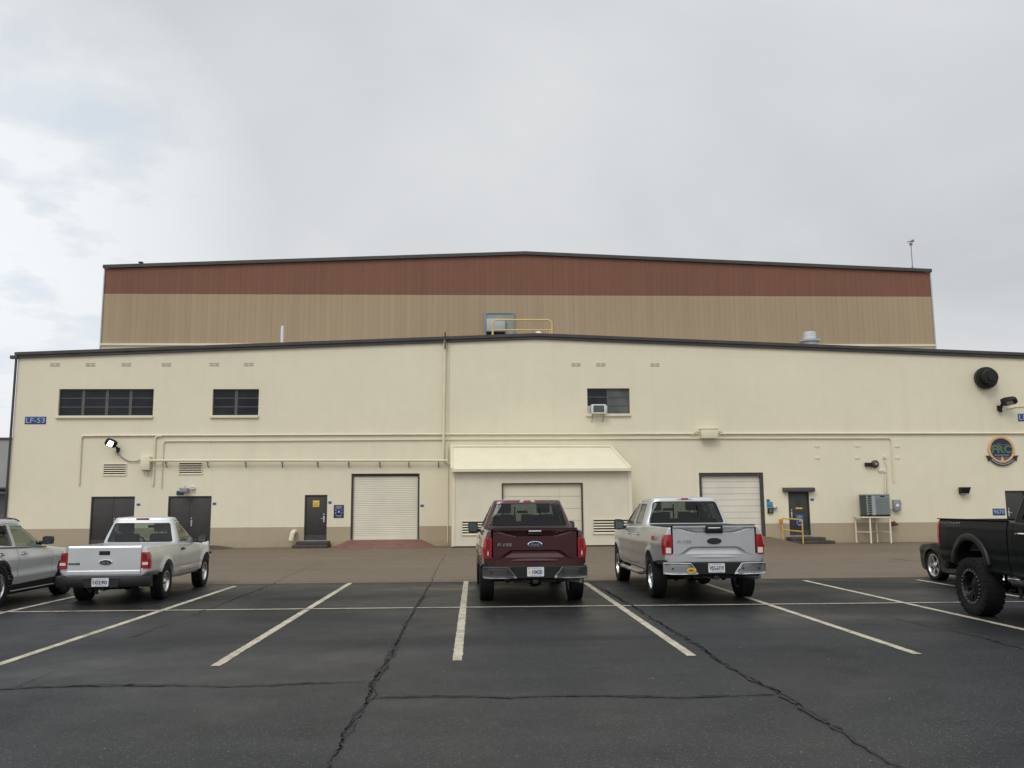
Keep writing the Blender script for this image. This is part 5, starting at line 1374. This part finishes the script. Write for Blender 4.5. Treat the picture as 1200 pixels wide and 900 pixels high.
    m = MB(); m.box(-.075, .075, yy-.018, yy-.0125, zz-.014, zz+.020); m.build('brake_lens', M_redlens, bl)
    m = MB()
    for s in (-1, 1): m.box(s*.26-.012, s*.26+.012, CR+.055, CR+.075, 1.40, 1.78)
    m.build('slider_frame', M_black, root)
    # bumper: dark core, two painted end caps with a bright lower lip, plate recess
    bx = M_bumpgrey if trim == 'a' else M_bumpsilver
    yb = y-.10
    m = MB(); rings = []
    for i in range(25):
        x = -.94+1.88*i/24; cy = .11*abs(x/.94)**5; rings.append([(x, yb+.02+cy, .545), (x, yb+.005+cy, .60), (x, yb+.005+cy, .69), (x, yb+.03+cy, .715), (x, y+.02+cy*.5, .72), (x, y+.04+cy*.5, .50), (x, yb+.07+cy, .49)])
    m.loft(rings); bp = m.build('rear_bumper', M_black, root, angle=40)
    for s in (-1, 1):
        grid = []
        for j in range(15):
            v = j/14; z = .495+.20*v; row_ = []
            for i in range(19):
                u = i/18; x0 = .33+.13*smoothstep(0, 1, v*1.0); x = x0+(.955-x0)*u; cy = .12*abs(x/.94)**6
                d = -.022+.028*(1-smoothstep(.0, .10, u))*.9+.012*smoothstep(.82, 1, v)
                if .16 < v < .9 and .10 < u < .97: d += .016
                if v < .16: d -= .006
                row_.append((s*x, yb+cy+d, z))
            grid.append(row_ if s > 0 else row_[::-1])
        MB().slab(grid, .03).build('bumper_cap', bx, bp, angle=35)
        m = MB()
        m.tube([(s*.345, yb-.012, .505), (s*.6, yb-.018, .500), (s*.82, yb+.02, .500), (s*.93, yb+.08, .505)], .013, 6); m.build('bumper_lip', M_chrome if trim == 'b' else M_bumpsilver, bp)
        if trim == 'b':
            m = MB(); m.tube([(s*.47, yb-.010, .690), (s*.7, yb+.0, .697), (s*.87, yb+.05, .697), (s*.95, yb+.10, .695)], .010, 6); m.tube([(s*.345, yb-.012, .505), (s*.40, yb-.014, .60), (s*.47, yb-.010, .690)], .010, 6); m.build('bumper_trim', M_chrome, bp)
        for xx in (.50, .80): m = MB(); m.lathe([(.016, -.006), (.016, .01), (0, .01)], 12, 'y', (s*xx, yb+.12*(xx/.985)**6-.012, .60)); m.build('parking_sensor', M_black, bp)
    m = MB(); m.prism([(-.32, .50), (.32, .50), (.45, .695), (-.45, .695)], yb-.006, yb+.004); m.build('bumper_step', M_black, bp)
    licence_plate(c, 0.0, .612, yb-.008, .305, .165, '10420' if trim == 'a' else 'VSG-6719', trim == 'a', bp)
    # tow hitch, exhaust, spare wheel, mud flap
    m = MB(); m.box(-.045, .045, y-.10, y+.3, .40, .47); m.box(-.40, .40, y+.02, y+.10, .41, .47); m.tube([(-.25, y-.05, .46), (-.1, y-.04, .42)], .02, 6); m.build('tow_hitch', M_under, root, bevel=.006)
    m = MB(); m.tube([(.30, .9, .47), (.45, -.3, .47), (.58, -.85, .45), (.84, -1.14, .435)], .045, 12); ex = m.build('exhaust_pipe', M_steel, root)
    m = MB(); m.lathe([(.36, -.11), (.38, -.08), (.38, .08), (.36, .11), (.2, .11), (.2, -.11)], 28, 'z', (0, -.62, .56)); m.build('spare_tyre', M_rubber, root)
    # bright window line, wheel-arch lip, side step
    for s in (-1, 1):
        m = MB(); xs = lambda q: (lerp_list(c['W'], q)+c['side'](.47, q))*s
        if trim == 'b': m.tube([(s*.94, .75, .40), (s*1.00, 1.0, .385), (s*1.00, wb-.75, .385), (s*.94, wb-.55, .40)], .045, 10); m.build('side_step', M_bumpsilver, root)
    front(c, wb)
    return c
def front(c, wb):
    """the far end, turned away from the lens: grille, lamps, front bumper"""
    n = c['nose']; w = lerp_list(c['W'], n)
    m = MB(); m.box(-.55, .55, n-.03, n+.03, .66, 1.02); g = m.build('grille', M_black, c['root'], bevel=.02)
    m = MB(); m.box(-w+.12, w-.12, n-.06, n+.07, .40, .62); m.build('front_bumper', c.get('fb', M_chrome), c['root'], bevel=.03)
    for s in (-1, 1): m = MB(); a, b = sorted((s*.56, s*.70)); m.box(a, b, n-.09, n+.015, .78, 1.0); m.build('headlight', M_clearlens, c['root'], bevel=.02)

ca = full_size_pickup('pickup_truck', 'maroon pickup seen squarely from behind, parked in front of the shed', (1.09, 17.45, 0), M_maroon, 1.70, 3.68, 'a', R(.6))
cb = full_size_pickup('pickup_truck', 'bright silver four-door pickup with yellow oval sticker on its bumper, right of the maroon one', (4.43, 17.55, 0), M_silver, 2.0, 3.98, 'b')
for ch in cb['root'].children:
    if ch.name.split('.')[0] not in ('wheel', 'axle', 'suspension'): ch.location.z += .03
m = MB(); m.prism([(-.47+.085*math.cos(t), .60+.048*math.sin(t)) for t in [2*math.pi*i/24 for i in range(24)]], -1.2835, -1.279); o = m.build('oval_sticker', mat('yellow_sticker', (.75, .42, .02), .4), cb['root'])
text_mb('NRA', .095, .045, -.47, .60, -1.2865, .002, fatten=.02).build('sticker_lettering', M_black, o)
text_mb('FX4', .27, .085, -.42, 1.165, -.992, .004, .2, 'x', -1, .02).build('side_lettering', mat('red_decal', (.32, .03, .03), .4), cb['root'])

# ------------------------------------------------------------------ small silver pickup
def small_pickup(loc):
    wb = 2.83; CR = .80; y = -1.07
    c = dict(name='pickup_truck', label='older small silver two-door pickup with black rear bumper, parked at left beside the grey SUV', cat='pickup truck', loc=loc, rz=R(1.8), paint=M_silver2,
        tail=y, nose=wb+.80, r_tail=.06, r_nose=.45, nose_in=.32,
        W=[(y, .815), (-.6, .825), (0, .83), (1.0, .825), (wb, .83), (wb+.5, .81), (wb+.8, .75)],
        bot=[(y, .53), (-.5, .50), (0, .42), (.5, .36), (wb-.5, .36), (wb, .42), (wb+.8, .36)],
        top=[(y, 1.07), (CR-.1, 1.08), (CR+.15, 1.075), (wb-.65, 1.04), (wb-.3, 1.015), (wb+.35, .96), (wb+.7, .87), (wb+.8, .80)],
        rtop=[(y, .045), (CR, .05), (CR+.3, .06), (wb-.4, .11), (wb+.8, .12)], crown=[(y, 0), (wb-.9, 0), (wb-.4, .03), (wb+.8, .04)],
        side=lambda z, q: -.07*max(0, (z-.80)/.28)**2 - .05*max(0, (.58-z)/.25)**1.6 - .014*math.exp(-((z-.575)/.022)**2),
        arch=[(0, .345, .035, .40), (wb, .345, .035, .40)], arch_dz=.04, fl0=.04, fl1=.12,
        floor=.42, bed=dict(w=.72, front=CR-.06, floor=.64),
        house=dict(rc=.10, bf=.16, br=.03, redge=.055, crown=.03, levels=[(.90, .785, CR, wb-.42), (1.07, .765, CR, wb-.50), (1.22, .725, CR+.035, wb-.76), (1.38, .665, CR+.085, wb-1.03), (1.545, .605, CR+.14, wb-1.30)]),
        seats=[(-.36, 1.18), (.36, 1.18)], seat_z=.74, seat_s=.85, dash=(wb-.72, .99, .68), wheel_x=-.36, mirror_in=(wb-1.15, 1.40),
        under=.42, wheel=('ranger', .345, .235, .20), track=1.46, rim_mat=M_alu,
        mirror=(.87, wb-.82, 1.12), mirror_size=(.20, .17), mirror_mat=M_black, side_glass=M_glass, rear_glass=M_tint, handle_mat=M_black)
    c['side_windows'] = [rpoly([(CR+.20, 1.095), (wb-.66, 1.075), (wb-.72, 1.14), (wb-1.34, 1.495), (CR+.30, 1.495)], [.05, .05, .04, .08, .07])]
    c['rear_window'] = rpoly([(-.675, 1.09), (.675, 1.09), (.57, 1.49), (-.57, 1.49)], [.05, .05, .06, .06]); c['rw_y'] = (CR-.3, CR+.40)
    c['windshield'] = rpoly([(-.70, 1.08), (.70, 1.08), (.55, 1.51), (-.55, 1.51)], .07); c['ws_y'] = (wb-1.75, wb-.2)
    c['doors'] = [rpoly([(CR+.13, .46), (wb-.50, .47), (wb-.46, .8), (wb-.52, 1.03), (wb-.62, 1.10), (wb-1.29, 1.535), (CR+.26, 1.535), (CR+.12, 1.05)], .05)]
    c['handles'] = [(CR+.30, .935)]
    root = build_vehicle(c)
    zb, zt = .545, 1.09
    def dep(x, z):
        ax = abs(x); d = .008*(ax/.7)**2
        if z > 1.06: d += .02*smoothstep(1.06, 1.09, z)
        if z < .635: d -= .018*smoothstep(.65, .625, z)
        if z < .56: d += .02
        if ax > .67: d += .006
        return d
    gate = tailgate_sheet(.665, zb, zt, y-.012, dep, 71, 56).build('tailgate', M_silver2, root, angle=50)
    m = MB(); m.box(-.665, .665, y+.04, y+.05, zb-.02, 1.03); m.build('bed_end', M_under, root)
    m = MB(); m.box(-.10, .10, y-.026, y-.005, .925, 1.0); m.build('tailgate_handle', M_black, gate, bevel=.015)
    oval_badge(c, 0.03, .79, y-.016, .125, .05, M_blackgloss, M_chrome, gate)
    tail_text(c, 'RANGER', .21, .035, -.54, .765, y-.014, M_black, 0, parent=gate, fat=.02)
    L = shell_part(c, 'tail_light', rpoly([(.675, .665), (.97, .665), (.97, .97), (.675, .97)], .02), -1.4, -.95, 'y', M_redlens, .012, .045)
    for o, s in zip(L, (1, -1)):
        m = MB(); x0, x1 = sorted((s*.70, s*.805)); m.box(x0, x1, y-.018, y-.0125, .735, .785); m.build('reverse_lens', M_clearlens, o)
        m = MB(); x0, x1 = sorted((s*.705, s*.79)); m.box(x0, x1, y-.018, y-.0125, .83, .93); m.build('lamp_core', M_redlensdk, o)
    zz, yy = 1.565, CR+.150
    m = MB(); m.box(-.135, .135, yy-.01, yy+.05, zz-.022, zz+.022); m.build('brake_light', M_redlensdk, root, bevel=.006)
    yb = y-.10; m = MB(); rings = []
    for i in range(25):
        x = -.865+1.73*i/24; cy = .09*abs(x/.865)**5; rings.append([(x, yb+.02+cy, .335), (x, yb+cy, .37), (x, yb+cy, .50), (x, yb+.025+cy, .535), (x, y+.06+cy*.5, .54), (x, y+.08+cy*.5, .33)])
    m.loft(rings); bp = m.build('rear_bumper', M_black, root, angle=40)
    m = MB(); m.prism([(-.30, .335), (.30, .335), (.34, .50), (-.34, .50)], yb-.008, yb+.004); m.build('bumper_step', M_under, bp)
    licence_plate(c, -.015, .43, yb-.012, .305, .155, '10290', False, bp)
    m = MB(); m.box(-.04, .04, y-.06, y+.3, .27, .34); m.tube([(-.3, y+.2, .30), (.3, y+.2, .30)], .03, 8); m.box(-.14, -.09, y-.02, y+.03, .20, .34); m.build('tow_hitch', M_under, root)
    m = MB(); m.tube([(.30, .9, .36), (.45, -.3, .36), (.60, -.80, .34), (.66, -1.0, .33)], .03, 10); m.build('exhaust_pipe', M_steel, root)
    m = MB(); m.lathe([(.31, -.09), (.335, -.06), (.335, .06), (.31, .09), (.18, .09), (.18, -.09)], 28, 'z', (0, -.55, .40)); m.build('spare_tyre', M_rubber, root)
    m = MB(); m.box(.80, .835, wb+.35, wb+.55, .72, .77); m.build('side_badge', M_black, root)
    front(c, wb)
    return c
cc = small_pickup((-7.0, 18.3, 0))

# ------------------------------------------------------------------ grey-silver SUV, only its right side in the picture
def suv(loc):
    wb = 2.70; y = -.95
    c = dict(name='suv', label='grey-silver SUV with black lower cladding cut by the left edge of the picture', cat='car', loc=loc, paint=M_suv,
        tail=y, nose=wb+.93, r_tail=.30, r_nose=.55, nose_in=.40,
        W=[(y, .86), (-.4, .915), (.4, .93), (1.6, .93), (wb, .925), (wb+.6, .87), (wb+.93, .78)],
        bot=[(y, .35), (-.4, .24), (.5, .20), (wb-.5, .20), (wb+.4, .22), (wb+.93, .26)],
        top=[(y, 1.06), (-.4, 1.10), (.6, 1.07), (1.6, 1.035), (2.0, 1.02), (2.6, .98), (3.2, .89), (3.5, .80), (wb+.93, .66)],
        rtop=[(y, .08), (.5, .07), (2.0, .10), (wb+.9, .15)], crown=[(y, 0), (1.8, .0), (2.3, .05), (wb+.9, .06)],
        side=lambda z, q: -.085*max(0, (z-.78)/.30)**2 - .05*max(0, (.62-z)/.35)**1.4 + .016*math.exp(-((z-(.87-.01*q))/.05)**2) + .02*math.exp(-((z-.52)/.05)**2) - .02*math.exp(-((z-.61-.02*q)/.10)**2),
        arch=[(0, .365, .02, .405), (wb, .365, .02, .405)], arch_dz=.02, fl0=.04, fl1=.10, floor=.34,
        house=dict(rc=.16, bf=.22, br=.10, redge=.09, crown=.03, levels=[(.85, .87, y+.08, 2.25), (1.04, .845, y+.10, 2.16), (1.18, .80, y+.16, 1.96), (1.34, .735, y+.26, 1.72), (1.515, .66, y+.40, 1.42)]),
        seats=[(-.38, .95), (.38, .95)], seat_z=.72, seat_s=.9, bench=(.0, .60, .74), dash=(1.95, 1.02, .70), wheel_x=-.38, mirror_in=(1.25, 1.42),
        under=.30, wheel=('ten', .365, .235, .235), track=1.63, rim_mat=M_alu,
        mirror=(.865, 1.72, 1.165), mirror_size=(.20, .17), mirror_mat=M_blackgloss, side_glass=M_tint, rear_glass=M_tintdk, handle_mat=M_chrome)
    c['side_windows'] = [rpoly([(-.15, 1.14), (.60, 1.085), (.60, 1.49), (.05, 1.47)], [.10, .03, .03, .12]), rpoly([(.69, 1.08), (1.92, 1.045), (1.84, 1.12), (1.34, 1.455), (.69, 1.49)], [.03, .04, .05, .14, .03])]
    c['windshield'] = rpoly([(-.72, 1.05), (.72, 1.05), (.56, 1.48), (-.56, 1.48)], .08); c['ws_y'] = (1.1, 2.6)
    c['rear_window'] = rpoly([(-.62, 1.14), (.62, 1.14), (.52, 1.44), (-.52, 1.44)], .08); c['rw_y'] = (-1.4, -.3)
    c['doors'] = [rpoly([(.30, .40), (.655, .36), (.655, 1.52), (.02, 1.50), (-.26, 1.12), (-.22, .98), (.28, .78)], [.05, .03, .03, .10, .10, .08, .1]), rpoly([(.665, .36), (2.02, .38), (2.05, .7), (2.02, .98), (1.96, 1.05), (1.36, 1.49), (.665, 1.52)], [.03, .06, .06, .06, .05, .12, .03])]
    c['handles'] = [(.05, .955), (.88, .94)]
    root = build_vehicle(c)
    # black cladding along the sill and round the arches
    shell_part(c, 'sill_cladding', rpoly([(.42, .19), (wb-.42, .19), (wb-.46, .40), (.48, .37)], .03), .6, 1.3, 'x', M_black, .012, .04)
    for yw in (0, wb):
        ring = [(yw+.475*math.cos(a), .385+.475*math.sin(a)) for a in [R(-22+224*i/24) for i in range(25)]]+[(yw+.405*math.cos(a), .385+.405*math.sin(a)) for a in [R(202-224*i/24) for i in range(25)]]
        shell_part(c, 'arch_cladding', ring, .55, 1.3, 'x', M_black, .012, .05)
    for s in (-1, 1):
        m = MB(); m.tube([(s*.60, -.45, 1.575), (s*.60, -.35, 1.615), (s*.60, .3, 1.628), (s*.60, .8, 1.62), (s*.595, 1.1, 1.595), (s*.585, 1.25, 1.555)], .013, 8); m.build('roof_rail', M_black, root)
        m = MB(); m.tube([(s*.86, -.2, 1.09), (s*.87, .6, 1.062), (s*.87, 1.3, 1.045), (s*.87, 1.85, 1.03)], .010, 6); m.build('window_trim', M_black, root)
    m = MB(); m.box(-.5, .5, wb+.86, wb+.945, .45, .72); m.build('grille', M_black, root, bevel=.02)
    for s in (-1, 1): m = MB(); a, b = sorted((s*.50, s*.70)); m.box(a, b, wb+.66, wb+.86, .68, .80); m.build('headlight', M_clearlens, root, bevel=.03)
    return c
cd = suv((-9.66, 16.95, 0))

# ------------------------------------------------------------------ lifted black pickup, backed in, at the right edge
def lifted_pickup(loc):
    wb = 3.97; y = -1.05; CR = 1.03
    c = dict(name='pickup_truck', label='lifted black pickup on huge mud tyres, backed in and cut by the right edge', cat='pickup truck', loc=loc, rz=math.pi, paint=M_blackp,
        tail=y, nose=wb+.95, r_tail=.05, r_nose=.4, nose_in=.25,
        W=[(y, .985), (-.7, 1.0), (0, 1.005), (wb, 1.005), (wb+.95, .95)],
        bot=[(y, .80), (-.6, .76), (0, .72), (.7, .68), (wb-.6, .66), (wb+.95, .62)],
        top=[(y, 1.515), (CR-.07, 1.515), (CR+.05, 1.50), (CR+1.3, 1.48), (wb-.7, 1.45), (wb+.8, 1.38), (wb+.95, 1.28)],
        rtop=[(y, .03), (CR, .03), (CR+.3, .05), (wb+.9, .09)], crown=[(y, 0), (wb-.6, 0), (wb, .04), (wb+.9, .04)],
        side=lambda z, q: -.05*max(0, (z-1.2)/.33)**2 - .05*max(0, (.98-z)/.3)**1.6 + .012*math.exp(-((z-1.40)/.03)**2) - .014*math.exp(-((z-.99)/.03)**2),
        arch=[(0, .73, .0, .45), (wb, .73, .0, .45)], arch_dz=0.0, fl0=.09, fl1=.125, floor=.80, bed=dict(w=.82, front=CR-.08, floor=1.0),
        house=dict(rc=.09, bf=.12, br=.03, redge=.06, crown=.03, levels=[(1.3, .96, CR+.02, wb-.55), (1.48, .945, CR+.02, wb-.62), (1.70, .88, CR+.05, wb-.95), (1.95, .79, CR+.10, wb-1.30), (2.09, .73, CR+.14, wb-1.50)]),
        seats=[(-.42, 2.2), (.42, 2.2)], seat_z=1.15, bench=(CR+.35, .7, 1.12), dash=(wb-.9, 1.42, .8), wheel_x=-.42, mirror_in=(wb-1.3, 1.9),
        under=.72, wheel=('mud', .455, .33, .275), track=1.80, rim_mat=M_rimblack, side_glass=M_tintdk, rear_glass=M_tintdk, handle_mat=M_chrome,
        mirror=(1.06, wb-.95, 1.55), mirror_size=(.22, .32), mirror_mat=M_black)
    c['side_windows'] = [rpoly([(CR+.28, 1.53), (CR+1.12, 1.51), (CR+1.12, 2.03), (CR+.36, 2.03)], [.06, .04, .04, .08]), rpoly([(CR+1.24, 1.51), (wb-.92, 1.48), (wb-1.5, 2.03), (CR+1.24, 2.03)], .05)]
    c['rear_window'] = rpoly([(-.80, 1.56), (.80, 1.56), (.69, 2.04), (-.69, 2.04)], .07); c['rw_y'] = (CR-.3, CR+.4)
    c['windshield'] = rpoly([(-.82, 1.47), (.82, 1.47), (.66, 2.05), (-.66, 2.05)], .08); c['ws_y'] = (wb-1.9, wb-.2)
    c['doors'] = [rpoly([(CR+.26, .80), (CR+1.17, .76), (CR+1.17, 2.07), (CR+.30, 2.07), (CR+.13, 1.50), (CR+.12, 1.15)], [.10, .04, .04, .06, .06, .1]), rpoly([(CR+1.185, .76), (wb-.62, .78), (wb-.58, 1.2), (wb-.66, 1.44), (wb-1.44, 2.07), (CR+1.185, 2.07)], .05)]
    c['handles'] = [(CR+.32, 1.33), (CR+1.38, 1.32)]
    # the bed stands a finger's width clear of the cab
    c['cuts'] = [MB().box(-1.2, 1.2, CR-.035, CR+.0, .3, 1.9).mesh('cutter')]
    root = build_vehicle(c)
    L = shell_part(c, 'tail_light', rpoly([(.80, 1.08), (1.2, 1.08), (1.2, 1.49), (.80, 1.49)], .02), -1.6, y+.085, 'y', M_redlens, .012, .05)
    gate = tailgate_sheet(.79, .86, 1.515, y-.01, lambda x, z: .012*(abs(x)/.8)**2+(.02 if z < .93 else 0), 31, 21).build('tailgate', M_blackp, root, angle=50)
    m = MB(); m.box(-.11, .11, y-.03, y-.003, 1.30, 1.37); m.build('tailgate_handle', M_black, gate, bevel=.012)
    m = MB(); m.box(-.86, .86, y-.10, y+.06, .66, .83); m.build('rear_bumper', M_black, root, bevel=.03)
    for s in (-1, 1):
        # wide plastic flare round the rear arch
        ring = [(.56*math.cos(a), .735+.565*math.sin(a)) for a in [R(8+164*i/30) for i in range(31)]]+[(.452*math.cos(a), .73+.452*math.sin(a)) for a in [R(172-164*i/30) for i in range(31)]]
        ring2 = [(wb+p, q) for p, q in ring]
        for rg in (ring, ring2):
            m = MB(); m.prism(rg, s*.97, s*1.05, 'x'); m.build('wheel_flare', M_bumpblack, root, bevel=.025, seg=3)
        m = MB(); m.tube([(s*.985, y+.30, 1.415), (s*.985, CR-.10, 1.40)], .008, 6); m.build('bed_moulding', M_bumpgrey, root)
        m = MB(); m.box(s*.955-.03, s*.955+.03, y+.03, CR-.06, 1.512, 1.53); m.build('rail_cap', M_black, root, bevel=.006)
        m = MB(); m.tube([(s*.95, .95, .64), (s*1.02, 1.15, .60), (s*1.02, wb-.9, .60), (s*.95, wb-.7, .64)], .05, 10); m.tube([(s*1.0, 1.25, .56), (s*1.0, 1.25, .38)], .03, 8); m.build('side_step', M_black, root)
        m = MB(); m.box(s*1.0-.05, s*1.0+.05, 1.02, 1.30, .635, .675); m.build('step_plate', M_chrome, root, bevel=.01)
    text_mb('PLATINUM', .62, .036, (y+.46), 1.458, .986, .004, 0, 'x', 1, .0).build('side_lettering', M_chrome, root)
    front(c, wb)
    return c
M_bumpblack = mat('black_flare', (0.010, 0.011, 0.0115), .36, spec=.4)
M_rimblack = mat('black_rim', (0.07, 0.07, 0.07), .25, .9)
ce = lifted_pickup((9.04, 14.2, 0))

# ------------------------------------------------------------------ dark sports car, its nose showing past the lifted pickup
def sports_car(loc):
    wb = 2.95; y = -1.0
    c = dict(name='sports_car', label='low dark car with bright five-spoke wheels, mostly hidden behind the lifted black pickup', cat='car', loc=loc, paint=M_blackp,
        tail=y, nose=wb+.92, r_tail=.2, r_nose=.42, nose_in=.24,
        W=[(y, .90), (0, .955), (.8, .94), (wb-.4, .94), (wb, .95), (wb+.5, .93), (wb+.92, .86)],
        bot=[(y, .32), (-.4, .22), (.5, .17), (wb-.5, .17), (wb+.3, .18), (wb+.92, .24)],
        top=[(y, .95), (0, .96), (.6, .94), (1.5, .92), (2.2, .90), (wb, .87), (wb+.6, .82), (wb+.85, .76), (wb+.92, .70)],
        rtop=[(y, .08), (2.0, .09), (wb+.9, .08)], crown=[(y, .02), (1.8, .02), (2.3, .04), (wb+.9, .03)],
        side=lambda z, q: -.06*max(0, (z-.70)/.25)**2 - .05*max(0, (.50-z)/.3)**1.5 + .014*math.exp(-((z-.68)/.05)**2),
        arch=[(0, .345, .02, .37), (wb, .345, .02, .37)], arch_dz=.01, fl0=.03, fl1=.09, floor=.30,
        house=dict(rc=.15, bf=.22, br=.16, redge=.08, crown=.03, levels=[(.80, .86, -.55, 2.05), (.94, .83, -.40, 1.85), (1.10, .76, .05, 1.45), (1.26, .66, .45, 1.05)]),
        seats=[(-.36, .95), (.36, .95)], seat_z=.52, seat_s=.75, bench=(.1, .5, .50), dash=(1.75, .88, .70), wheel_x=-.36, mirror_in=(1.15, 1.22),
        under=.24, wheel=('five', .345, .245, .255), track=1.64, rim_mat=M_alu, side_glass=M_tintdk, rear_glass=M_tintdk, handle_mat=M_black,
        mirror=(.93, 1.5, .98), mirror_size=(.19, .13), mirror_mat=M_blackp)
    c['side_windows'] = [rpoly([(.35, .97), (1.62, .95), (1.02, 1.235), (.55, 1.24)], .06)]
    c['windshield'] = rpoly([(-.70, .95), (.70, .95), (.58, 1.25), (-.58, 1.25)], .08); c['ws_y'] = (1.0, 2.3)
    c['rear_window'] = rpoly([(-.62, .98), (.62, .98), (.5, 1.25), (-.5, 1.25)], .08); c['rw_y'] = (-.8, .6)
    c['doors'] = [rpoly([(.40, .30), (1.75, .30), (1.80, .8), (1.70, .95), (1.05, 1.262), (.50, 1.262), (.30, .9)], .06)]; c['handles'] = [(.58, .80)]
    root = build_vehicle(c)
    shell_part(c, 'side_marker', rpoly([(wb+.60, .50), (wb+.72, .50), (wb+.72, .545), (wb+.60, .545)], .01), .4, 1.3, 'x', M_amber, .008, .03)
    m = MB(); m.box(-.62, .62, wb+.86, wb+.93, .50, .66); m.build('grille', M_black, root, bevel=.015)
    for s in (-1, 1): m = MB(); m.lathe([(.085, 0), (.085, .05), (.07, .06), (0, .06)], 20, 'y', (s*.55, wb+.885, .60)); m.build('headlight', M_clearlens, root)
    return c
cf = sports_car((11.72, 17.75, 0))
